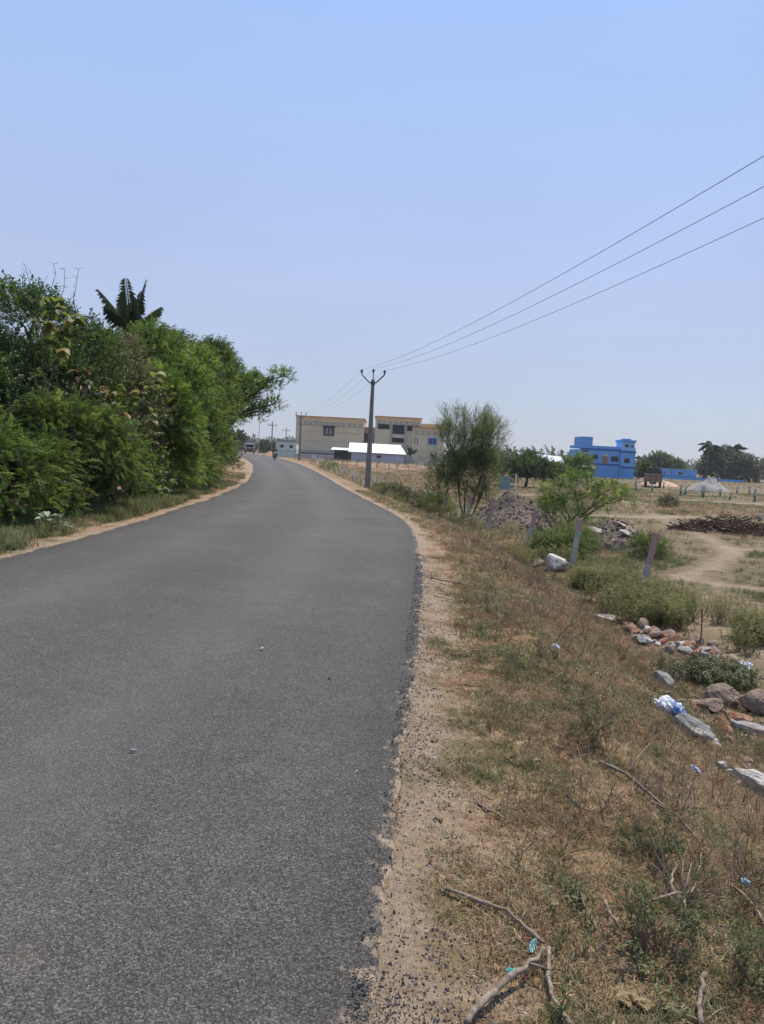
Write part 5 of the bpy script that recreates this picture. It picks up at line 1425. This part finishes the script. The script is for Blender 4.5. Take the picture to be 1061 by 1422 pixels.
rough_stone('light brown flat topped rock left in the right edge rock group', 3.72, 8.3, (.46, .3, .2), STONER, 23, (.1, .15, .4), .06)
rough_stone('reddish rock below the brown rough rock', 3.96, 8.1, (.28, .24, .2), BRICK, 24, (0, .1, .1), .05)
rough_stone('grey brown rock cut by the right edge of the view', 4.38, 8.6, (.42, .36, .32), STONER, 25, (0, 0, .7), .12)
slab('flat stone shelf jutting below the right edge rocks', 3.95, 7.86, (.52, .24, .08), STONE, 26, (.05, .2, -.1), .04)
rough_stone('small white cube of plaster below the right edge rocks', 3.17, 6.92, (.1, .09, .08), WHITE, 27, name='stone', cat='stone', sub=2)
rough_stone('whitish broken tile stuck in the grass left of the pale slab', 2.72, 5.8, (.12, .07, .13), STONEW, 28, (.3, .2, .4), name='stone', cat='stone', sub=3)
RG = 'loose pieces of brick rubble on the bank'
rr_ = random.Random(99)
for k in range(170):
    s_ = rr_.random()
    if k < 66 or k >= 110: x_, y_ = 4.1+s_*1.0+rr_.gauss(0, .16), 12.6-s_*1.9+rr_.gauss(0, .5)
    elif k < 84: x_, y_ = 3.9+rr_.gauss(0, .3), 8.3+rr_.gauss(0, .35)
    else: x_, y_ = 2.9+s_*.9+rr_.gauss(0, .15), 5.7+s_*2.2+rr_.gauss(0, .3)
    z_ = rr_.choice((.05, .07, .09, .12, .17, .22)) if (k < 66 or k >= 110) else rr_.uniform(.04, .14)
    mm = rr_.choice([BRICK, BRICK, BRICK, STONER, STONER, STONER, STONER, STONE, STONEW])
    nm = {BRICK: ('broken_brick', 'broken brick', 'reddish broken brick piece among the rubble strewn down the bank'), STONER: ('stone', 'stone', 'earthy brown rubble stone strewn down the bank'),
          STONE: ('stone', 'stone', 'grey rubble stone strewn down the bank'), STONEW: ('stone', 'stone', 'whitish rubble chip strewn down the bank')}[mm]
    rough_stone(nm[2], x_, y_, (z_*1.6, z_*1.15, z_*.85), mm, 200+k, (rr_.uniform(-.7, .7), rr_.uniform(-.7, .7), rr_.uniform(0, 6)), z_*rr_.uniform(.05, .4), nm[0], nm[1], .10, RG, 2)
q1 = rng.random(1500); x = np.concatenate([4.15+q1*.9+rng.normal(0, .2, 1500), 3.9+rng.normal(0, .5, 900), 3.1+rng.normal(0, .4, 500)]); y = np.concatenate([12.3-q1*1.5+rng.normal(0, .5, 1500), 8.2+rng.normal(0, .6, 900), 6.3+rng.normal(0, .7, 500)])
tag(scatter('rubble_bed', C_RUBR, on_ground(x, y, .0), rng.uniform(0, 6.28, (len(x), 3)), np.clip(rng.lognormal(math.log(.026), .5, len(x)), .01, .09)), 'small brick and stone crumbs strewn between the bank stones', 'rubble', kind='stuff')
# slabs on mound 2
for k, (dx, dy, sx, sy, l_) in enumerate(((-.75, -.9, .85, .42, 'long pale slab sliding down the front of the brown mound'), (-1.15, -.3, .5, .35, 'small grey slab at the left shoulder of the brown mound'), (.1, -1.5, .5, .3, 'flat concrete chunk at the foot of the brown mound'),
                                           (-.9, .8, .4, .35, 'whitish slab at the top of the brown mound'), (.35, -.2, .55, .3, 'tilted grey slab on the right face of the brown mound'), (-1.3, -1.6, .5, .2, 'thin pale slab on the ground before the brown mound'))):
    slab(l_, 8.2+dx, 27.5+dy, (sx, sy, .09), STONEW if k in (0, 3, 5) else CONC, 50+k, (.45, .25, -.5+k*.3), z2+H2(dx, dy)-Z(8.2+dx, 27.5+dy)+.08)
stone('lone dark lump on the ground right of the brown mound', 9.1, 24.2, (.35, .3, .25), DARKM, 70, name='stone')
stone('grey stone standing alone in the far sandy field', 21.6, 44, (.5, .3, .5), STONE, 71)

def crumple(name, label, cat, x, y, size, m, seed, rot=(0, 0, 0), dz=.04, amp=.6):
    bm = bmesh.new(); bmesh.ops.create_icosphere(bm, subdivisions=4, radius=.5)
    for v_ in bm.verts:
        p = v_.co.copy()
        a1 = float(fbm(np.array([p.x*3+seed+p.z*2]), np.array([p.y*3-p.z*2.4]), seed)[0])-.5
        a2 = abs(float(vnoise(np.array([p.x*7+seed+p.z*6]), np.array([p.y*7-p.z*5]), seed+3)[0])-.5)
        p = p*(1+amp*2*a1-amp*1.0*a2)
        v_.co = Vector((p.x*size[0], p.y*size[1], max(-.3, p.z)*size[2]))
    me = bpy.data.meshes.new(name); bm.to_mesh(me); bm.free(); me.materials.append(m)
    o_ = bpy.data.objects.new(name, me); COL.objects.link(o_); o_.location = (x, y, Z(x, y)+dz); o_.rotation_euler = rot
    return tag(o_, label, cat)
PLB, t, b, o = mat('white_plastic_with_blue_print')
tc = N(t, 'ShaderNodeTexCoord'); n_ = noise(t, 9, 3, .6, tc.outputs['Object'])
sx_ = N(t, 'ShaderNodeSeparateXYZ'); t.links.new(tc.outputs['Object'], sx_.inputs[0])
fx = math_(t, 'MULTIPLY', ramp(t, n_.outputs[0], [(.47, (0, 0, 0)), (.52, (1, 1, 1))]), math_(t, 'GREATER_THAN', sx_.outputs[0], .01))
t.links.new(mixc(t, fx, (.66, .68, .72), (.10, .18, .42)), b.inputs['Base Color']); b.inputs['Roughness'].default_value = .35
bump(t, b, noise(t, 30, 4, .7, tc.outputs['Object']).outputs[0], .8, .01)
crumple('plastic_bag', 'crumpled white plastic bag with blue print on the bank', 'plastic bag', 2.65, 6.72, (.36, .18, .17), PLB, 3, (.1, .35, -.35), .08, .9)
BLUW = simple('blue_white_wrapper', (.14, .22, .45), .4, .5, 30, .4, dirt=(.55, .57, .62))
crumple('wrapper', 'small blue and white wrapper on the bank below the slab', 'wrapper', 2.15, 4.94, (.06, .10, .05), BLUW, 5, (.2, .3, .4), .04, .5)
crumple('wrapper', 'faded pale blue scrap caught in the dry stems of the upper bank', 'wrapper', 1.65, 6.92, (.08, .07, .05), simple('pale_scrap', (.42, .44, .52), .5, .3, 20), 7, (.2, .3, .4), .05, .7)
crumple('wrapper', 'pale aqua plastic scrap in the weeds at the right edge', 'wrapper', 1.67, 3.23, (.05, .035, .03), simple('aqua_plastic', (.35, .52, .55), .4, .2, 20), 9, (.2, .3, .4), .03, .7)
crumple('plastic_scrap', 'bright turquoise plastic scrap on the dry grass near the camera', 'plastic scrap', .475, 2.25, (.038, .028, .03), simple('turquoise_plastic', (.03, .42, .36), .35, .15, 20, .5), 11, (.2, .1, .4), .015, .8)
crumple('plastic_strip', 'dull teal plastic strip beside the forked dry branch', 'plastic strip', .56, 2.37, (.02, .085, .016), simple('dull_teal_plastic', (.07, .18, .19), .4, .3, 20), 12, (.1, .1, -.5), .02, .6)
crumple('dry_leaf', 'curled orange brown dead leaf at the bottom of the verge', 'dead leaf', .81, 2.14, (.10, .06, .03), LEAF_Y, 13, (.1, .2, .2), .02, 1.2)
crumple('plastic_bag', 'white crumpled litter among the stones at the right edge', 'plastic bag', 5.15, 10.5, (.2, .16, .14), simple('white_plastic', (.72, .72, .72), .4, .05, 10), 14, (0, 0, 0), .05, .8)
crumple('wrapper', 'reddish scrap of paper in the dry grass on the bank', 'wrapper', 1.67, 5.51, (.05, .04, .03), simple('pink_scrap', (.42, .22, .18), .8, .2, 20), 15, (0, 0, 0), .03, .8)
# specks on the road
for k, (x_, y_, sz, mm, l_) in enumerate(((-1.16, 3.62, .035, STONEW, 'pale flattened leaf like scrap on the asphalt left of centre'), (-.85, 5.62, .05, STONEW, 'small white chip on the asphalt'), (-.28, 4.95, .035, STONER, 'buff stain coloured pebble on the asphalt'),
                                          (-3.0, 4.95, .04, STONEW, 'pale pebble on the left part of the asphalt'), (-.05, 3.52, .03, STONEW, 'pale pebble near the broken asphalt edge'), (.02, 2.9, .028, GRAVL, 'sand coloured pebble on the asphalt rim'))):
    tag(MB().tube([(0, 0, 0), (sz*.3, 0, sz*.12), (sz, sz*.2, sz*.05)], [sz*.25, sz*.3, sz*.1], 6, squash=.4).build('pebble', mm, loc=(x_, y_, .055), rotz=k), l_, 'pebble')

# ------------------------------------------------------------------ sticks
def stick(label, pts, r0_, r1, m, name='dry_branch', forks=()):
    base_ = Vector((pts[0][0], pts[0][1], 0)); base_.z = Z(base_.x, base_.y)
    P2 = []
    for i in range(len(pts)-1):
        a, b_ = pts[i], pts[i+1]
        for s in np.linspace(0, 1, 5)[:-1 if i < len(pts)-2 else None]:
            x, y = a[0]+(b_[0]-a[0])*s, a[1]+(b_[1]-a[1])*s
            h_ = (a[2]+(b_[2]-a[2])*s)
            P2.append(Vector((x+rnd.uniform(-1, 1)*r0_*.7, y+rnd.uniform(-1, 1)*r0_*.7, Z(x, y)+h_+r0_))-base_)
    n = len(P2)
    mb = MB(); mb.tube(P2, [r0_+(r1-r0_)*i/(n-1)+rnd.uniform(-.22, .2)*r0_ for i in range(n)], 7)
    for (i0, dx, dy, dz, rr2) in forks:
        p = P2[min(n-1, i0)]; mb.tube([p, p+Vector((dx*.5, dy*.5, dz*.7)), p+Vector((dx, dy, dz))], [rr2, rr2*.8, rr2*.5], 5)
    return tag(mb.build(name, m, loc=base_, smooth=True), label, 'branch', 'dry branches and sticks on the verge')
stick('long kinked dark branch lying across the verge near the camera', [(.30, 2.66, .01), (.42, 2.60, .02), (.50, 2.55, .02), (.55, 2.46, .015), (.60, 2.37, .02)], .0075, .006, DEADW, forks=((11, .03, .06, .01, .003),))
stick('thick bleached branch stub at the bottom centre of the view', [(.30, 2.00, .015), (.36, 2.09, .025), (.44, 2.17, .03), (.52, 2.24, .035), (.58, 2.32, .03)], .011, .008, DEADL, forks=((12, .06, -.04, .01, .005),))
stick('upright split stick dropping from the branch junction at the bottom', [(.60, 2.33, .03), (.575, 2.22, .02), (.57, 2.12, .015), (.60, 2.02, .01)], .007, .008, DEADL)
stick('dark half buried branch running up the bank', [(1.26, 4.08, .01), (1.36, 3.97, .03), (1.46, 3.87, .02), (1.52, 3.78, .02)], .010, .008, DEADW, forks=((4, .22, .3, .06, .005), (7, .1, .12, .08, .003)))
stick('straight greyish stick below the half buried branch', [(1.45, 3.80, .02), (1.52, 3.72, .03), (1.60, 3.63, .01)], .007, .006, DEADL)
stick('thin twig on bare sand near the upper verge', [(.51, 3.44, .0), (.57, 3.34, .015), (.65, 3.25, .005)], .005, .004, DEADL)
stick('short pale twig below the thin twig', [(.61, 2.98, .0), (.70, 3.10, .01)], .0035, .003, DEADL)
stick('short upright straw on the sand by the asphalt', [(.485, 3.02, .0), (.50, 3.21, .0)], .003, .002, DEADL)
stick('bleached knobbly branch in the dry weeds at the right', [(1.12, 2.55, .02), (1.17, 2.66, .06), (1.16, 2.80, .08), (1.24, 2.95, .08)], .008, .005, DEADL, forks=((5, .08, .14, .07, .0035), (3, -.08, .07, .05, .003), (8, -.06, .1, .04, .0025)))
stick('second bleached branch crossing the knobbly branch', [(1.02, 2.66, .03), (1.12, 2.70, .07), (1.24, 2.78, .09), (1.38, 3.05, .07), (1.5, 3.3, .05)], .006, .003, DEADL, forks=((6, .05, .12, .06, .003), (10, .09, .02, .06, .002)))
stick('short thick stick stub standing near the bottom right corner', [(.99, 2.08, .02), (1.02, 2.18, .03), (1.07, 2.27, .05)], .009, .008, DEADL)
stick('pair of dark reddish sticks at the right edge', [(1.56, 3.12, .02), (1.58, 2.98, .03), (1.57, 2.82, .03)], .008, .007, DEADW)
stick('slanting stick left of the knobbly branch', [(.79, 2.72, .01), (.80, 2.60, .02), (.80, 2.50, .01)], .005, .004, DEADL)
stick('small stick leaning in the weeds beside the slanting stick', [(.88, 2.67, .02), (.875, 2.50, .02)], .006, .005, DEADL)
stick('thin fallen branch on the sand by the road edge further up', [(.66, 9.65, .02), (.9, 9.45, .03), (1.2, 9.4, .01)], .013, .008, DEADW)
stick('small curved twig beside the road below the fallen branch', [(.62, 8.45, .02), (.92, 8.3, .02)], .007, .005, DEADW)
stick('pale curved root on the upper bank', [(1.42, 6.1, .02), (1.46, 5.9, .03), (1.55, 5.6, .01)], .006, .003, DEADL)
stick('bleached twig running across the mid bank', [(.62, 6.0, .02), (.85, 6.2, .02), (1.1, 6.2, .02)], .006, .004, DEADL)
stick('dark branch lying before the pale slab in the weeds', [(3.2, 20.2, .05), (3.6, 19.8, .08), (4.0, 19.6, .05)], .035, .025, DEADW)
stick('thin pale stick poking from the rocks near the plastic bag', [(3.0, 7.6, .08), (3.35, 7.9, .14)], .009, .008, DEADL)

# dry twiggy shrubs: bare tangles near the camera
def bare_shrub(label, x, y, h, n, seed, m=TWIG, name='dry_shrub', leaves=None, spread=.9):
    r = random.Random(seed); mb = MB(); tips = []
    t_ = thing(name, label, 'shrub', (x, y, Z(x, y)), 0, 'dry twiggy weeds on the verge')
    for k in range(n):
        a = r.uniform(0, 6.28); d = Vector((math.cos(a)*spread*r.uniform(.2, 1), math.sin(a)*spread*r.uniform(.2, 1), r.uniform(.4, 1))).normalized()
        p = Vector((r.gauss(0, .03), r.gauss(0, .03), -.01)); pts = [p]; L = h*r.uniform(.6, 1.3)
        for i in range(5):
            d = (d+Vector((r.uniform(-.35, .35), r.uniform(-.35, .35), r.uniform(-.3, .2)))).normalized(); p = p+d*L/5; p.z = max(p.z, .005); pts.append(p)
            if i > 0:
                e = (d+Vector((r.uniform(-1, 1), r.uniform(-1, 1), r.uniform(-.4, .8)))).normalized()
                q_ = p+e*L*r.uniform(.15, .35); q_.z = max(.005, q_.z)
                mb.tube([p, (p+q_)/2+Vector((0, 0, L*.02)), q_], [.0018, .0014, .0008], 3, False)
                tips.append((q_, e))
        mb.tube(pts, [.003*(1-.14*i) for i in range(6)], 4, False)
    mb.build('twigs', m, t_)
    if leaves is not None:
        P_ = np.array([tuple(a[0]) for a in tips]); D_ = np.array([tuple(a[1]) for a in tips])
        scatter('foliage', leaves, P_, rots(len(P_), .5), rng.uniform(.25, .5, len(P_)), t_)['kind'] = 'stuff'
    return t_
bare_shrub('bare grey twiggy shrub filling the lower right beside the bleached branches', 1.18, 2.75, .22, 30, 1, TWIG)
bare_shrub('sprawling dry shrub with some green leaves at the bottom right', .98, 2.42, .18, 24, 2, TWIG, leaves=C_SEED)
bare_shrub('leafy dark weed growing behind the bleached branches', 1.22, 3.1, .17, 20, 3, TWIG, leaves=C_SEED)
bare_shrub('greener weed clump in the bottom right corner', 1.28, 2.35, .19, 24, 4, TWIG, leaves=C_SEED)
bare_shrub('dark twiggy bush halfway up the lower bank', 1.28, 4.35, .24, 24, 5, TWIG, leaves=C_SEED)
bare_shrub('wiry dead weed beside the pale blue scrap', 1.85, 8.6, .34, 18, 6, TWIG)
bare_shrub('wiry dead weed in front of the white boulder', 2.7, 12.4, .5, 20, 7, TWIG)
bare_shrub('thin dark weed on the bank above the flat slab', 2.2, 11.2, .4, 18, 8, TWIG)
bare_shrub('brown straw tangle on the slope below the half buried branch', 1.62, 3.9, .26, 22, 9, DEADL)
bare_shrub('low wiry weed at the right edge of the lower bank', 1.75, 3.35, .26, 22, 10, TWIG)

# ------------------------------------------------------------------ grass, weeds and gravel
def bedv(x, y): return np.exp(-((x-4.55)/.6)**2-((y-11.5)/.95)**2)+np.exp(-((x-4.0)/.6)**2-((y-8.2)/.75)**2)+.8*np.exp(-((x-3.05)/.35)**2-((y-5.9)/.5)**2)
def region(n, d0, d1, y0, y1, ypow=1.0, side=1):
    y = y0+(y1-y0)*rng.random(n)**ypow; d = rng.uniform(d0, d1, n)
    return (xr(y)+d, y, d) if side > 0 else (xl(y)-d, y, d)
def sel(k, *a): return [q_[k] for q_ in a]
# near verge, dry short grass
for nm, n, y0, y1, dmax, sc in (('a', 90000, 1.6, 6.5, 3.2, (.5, 1.2)), ('b', 70000, 6.0, 14, 4.2, (.9, 1.7)), ('c', 42000, 13, 32, 4.6, (1.5, 2.8))):
    x, y, d = region(n, .12, dmax, y0, y1)
    cov = sstep(.12, .75, d+.9*(fbm(x*2.2, y*2.2, 91)-.5))*(.22+.85*sstep(.38, .62, fbm(x*2.6+3, y*2.6, 93)))
    k = (rng.random(n) < cov)&(bedv(x, y)*rng.uniform(.2, 1.4, n) < .5); x, y, d = sel(k, x, y, d)
    gsel_ = fbm(x*.8, y*.8, 95)+.9*(fbm(x*4, y*4, 96)-.5)+rng.normal(0, .06, len(x)) > .56
    for gg, c_, nme in ((~gsel_, C_DRY, 'dry_grass'), (gsel_, C_GRN, 'green_grass')):
        xx_, yy2 = x[gg], y[gg]
        o_ = scatter(nme, c_, on_ground(xx_, yy2), rots(len(xx_), .25), rng.uniform(sc[0], sc[1], len(xx_)))
        tag(o_, {'dry_grass': 'short dry brown grass covering the right verge and bank', 'green_grass': 'patches of short green grass on the right verge'}[nme], 'grass', kind='stuff')
x, y, d = region(2300, .7, 3.8, 1.8, 24); k = rng.random(len(x)) < .25+.75*sstep(.45, .6, fbm(x*1.3, y*1.3, 97)); k &= bedv(x, y) < .3; x, y = sel(k, x, y)
tag(scatter('dead_stems', C_STEM, on_ground(x, y), rots(len(x), .35), rng.uniform(.3, .75, len(x))*(1+.02*y)), 'thin dead weed stems standing in the verge grass', 'weeds', kind='stuff')
x, y, d = region(6000, .45, 3.6, 1.7, 16); k = rng.random(len(x)) < sstep(.35, .6, fbm(x*1.7, y*1.7, 98)); x, y = sel(k, x, y)
tag(scatter('straw', C_STEML, on_ground(x, y), rots(len(x), .8), rng.uniform(.3, .9, len(x))), 'pale straw lying over the verge', 'straw', kind='stuff')
x, y, d = region(1500, .5, 3.4, 1.8, 12); k = rng.random(len(x)) < sstep(.5, .62, fbm(x*1.2, y*1.2, 99)); x, y = sel(k, x, y)
tag(scatter('seedlings', C_SEED, on_ground(x, y), rots(len(x), .2), rng.uniform(.4, 1.0, len(x))), 'small green seedlings in the dry grass', 'weeds', kind='stuff')
# green weeds at the fence
x, y, d = region(6500, 2.6, 6.2, 10.5, 20)
cen = np.interp(y, [9, 12, 14, 16, 20, 22], [5.2, 4.9, 4.6, 4.3, 4.2, 4.2]); k = (bedv(x, y) < .15)&(np.hypot(x-4.35, (y-18.6)*.6) > .75)&(rng.random(len(x)) < np.exp(-((d-cen)/.75)**2)*sstep(.40, .6, fbm(x*1.3, y*1.3, 71))*1.4)
x, y = sel(k, x, y)
tag(scatter('green_weeds', C_WEED, on_ground(x, y), rots(len(x), .15), rng.uniform(.6, 1.15, len(x))), 'band of fresh green weeds around the nearest fence posts', 'weeds', kind='stuff')
x, y, d = region(1500, 3.0, 5.6, 20, 60); k = rng.random(len(x)) < sstep(.42, .6, fbm(x*.5, y*.5, 72))*.7; x, y = sel(k, x, y)
tag(scatter('roadside_weeds', C_WEED, on_ground(x, y), rots(len(x), .15), rng.uniform(.7, 1.4, len(x))), 'weeds along the receding fence row', 'weeds', kind='stuff')
# low shrub by the bag
x = rng.normal(4.42, .27, 230); y = rng.normal(9.85, .22, 230)
tag(scatter('low_shrub', C_LOW, on_ground(x, y), rots(len(x), .3), rng.uniform(.6, 1.1, len(x)), real=True), 'low dusty green shrub spreading beside the bluish boulder', 'shrub')
# left verge
x, y, d = region(30000, .15, 2.6, 8, 45, 1.3, -1); k = rng.random(len(x)) < sstep(.3, .9, d+.8*(fbm(x*1.3, y*1.3, 81)-.5)); x, y, d = sel(k, x, y, d)
gs = fbm(x*.35+9, y*.35, 83)+.25*(fbm(x*2, y*2, 84)-.5) > .5
tag(scatter('left_verge_grass', C_FDRY, on_ground(x[~gs], y[~gs]), rots((~gs).sum(), .2), rng.uniform(.5, 1.2, (~gs).sum())), 'dry grass along the left verge', 'grass', kind='stuff')
tag(scatter('left_verge_green_grass', C_FGR, on_ground(x[gs], y[gs]), rots(gs.sum(), .2), rng.uniform(.5, 1.3, gs.sum())), 'greener grass along the left verge', 'grass', kind='stuff')
x, y, d = region(1800, .5, 1.5, 15, 19.8, 1, -1)
tag(scatter('tall_green_grass', C_FGR, on_ground(x, y), rots(len(x), .15), rng.uniform(1.2, 2.0, len(x))), 'tall yellow green grass patch at the foot of the feathery bushes', 'grass', kind='stuff')
# field
n = 70000
y = 12+88*rng.random(n)**1.5; x = xr(y)+4.2+(y*.62+4)*rng.random(n)
def pathv(x, y):
    best = np.zeros(len(x))
    for pts, wd in (([(19, 60), (15.3, 42), (12.9, 30), (12.2, 26.5), (9.3, 21.5), (7.6, 19.2), (9.2, 17.8), (14, 18)], .45), ([(12, 27), (16, 28), (24, 30)], .5), ([(6.0, 15.0), (5.9, 11.3), (7.4, 9.5), (9, 7)], .7), ([(5.5, 39), (9, 40), (14.3, 42), (25.4, 51), (45, 60)], 1.0), ([(10, 62), (19.3, 67), (32, 69), (60, 74)], 1.6)):
        for (x0, y0), (x1, y1) in zip(pts[:-1], pts[1:]):
            dx, dy = x1-x0, y1-y0; q_ = np.clip(((x-x0)*dx+(y-y0)*dy)/(dx*dx+dy*dy), 0, 1)
            best = np.maximum(best, 1-np.hypot(x-x0-q_*dx, y-y0-q_*dy)/(2*wd))
    return best
k = (rng.random(n) < .15+.85*sstep(.42, .58, fbm(x*.28, y*.28, 61)))&(pathv(x, y) < .35)
x, y = sel(k, x, y)
gs = fbm(x*.15+3, y*.15, 62) > .55
sc = rng.uniform(.5, 1.1, len(x))*(1+y*.012)
tag(scatter('field_grass', C_FDRY, on_ground(x[~gs], y[~gs]), rots((~gs).sum(), .2), sc[~gs]), 'sparse dry grass over the sandy field', 'grass', kind='stuff')
tag(scatter('field_green_grass', C_FGR, on_ground(x[gs], y[gs]), rots(gs.sum(), .2), sc[gs]*.8), 'greener grass patches in the field', 'grass', kind='stuff')
# between road and shed
n = 20000; y = rng.uniform(45, 185, n); x = xr(y)+2+(30+np.clip(y-90, 0, 99)*1.3)*rng.random(n)**1.0; k = rng.random(n) < sstep(.42, .58, fbm(x*.15, y*.15, 64)); x, y = sel(k, x, y)
tag(scatter('far_field_grass', C_FDRY, on_ground(x, y), rots(len(x), .2), rng.uniform(1.6, 3.2, len(x))), 'dry grass in the field before the white shed', 'grass', kind='stuff')
xs, ys = [], []
for rr2 in range(6):
    for k in range(18):
        xs.append(-8+k*1.4+rnd.uniform(-.3, .3)); ys.append(98+rr2*5.5+rnd.uniform(-.5, .5))
xs = np.array(xs); ys = np.array(ys)
tag(scatter('crop_rows', C_OL, on_ground(xs, ys, .1), rots(len(xs), .3)+np.array([0, -1.2, 0]), 1.5), 'rows of young crop plants on the reddish field', 'crop', kind='stuff')
# gravel
x, y, d = region(80000, -.08, 1.2, 1.6, 12, 1.6); k = rng.random(len(x)) < np.exp(-np.clip(d, 0, 9)/.26)*(.35+1.1*sstep(.4, .6, fbm(x*3, y*3, 55))); x, y, d = sel(k, x, y, d)
zz = np.where(d < .03, .02, zg(x, y)+.002)
tag(scatter('road_chippings', C_CHIP, np.stack([x, y, zz], -1), rng.uniform(0, 6.28, (len(x), 3)), np.clip(rng.lognormal(math.log(.0065), .5, len(x)), .003, .022)), 'loose dark stone chippings along the asphalt edge', 'gravel', kind='stuff')
x, y, d = region(7000, .02, 2.6, 1.6, 14, 1.5)
tag(scatter('pebbles', C_PEB, on_ground(x, y, .002), rng.uniform(0, 6.28, (len(x), 3)), np.clip(rng.lognormal(math.log(.012), .5, len(x)), .005, .05)), 'pebbles and clods on the verge', 'gravel', kind='stuff')

# ------------------------------------------------------------------ air
HZ = bpy.data.materials.new('haze'); HZ.use_nodes = True
t = HZ.node_tree; t.nodes.clear()
pv = t.nodes.new('ShaderNodeVolumePrincipled'); mo = t.nodes.new('ShaderNodeOutputMaterial')
pv.inputs['Color'].default_value = (.86, .90, .96, 1); pv.inputs['Density'].default_value = .00022; pv.inputs['Anisotropy'].default_value = .3
t.links.new(pv.outputs[0], mo.inputs['Volume'])
hz = MB().box(-600, 700, -40, 620, -4, 14.5).build('haze', HZ)
tag(hz, 'thin summer haze over the whole place', 'haze', kind='stuff')
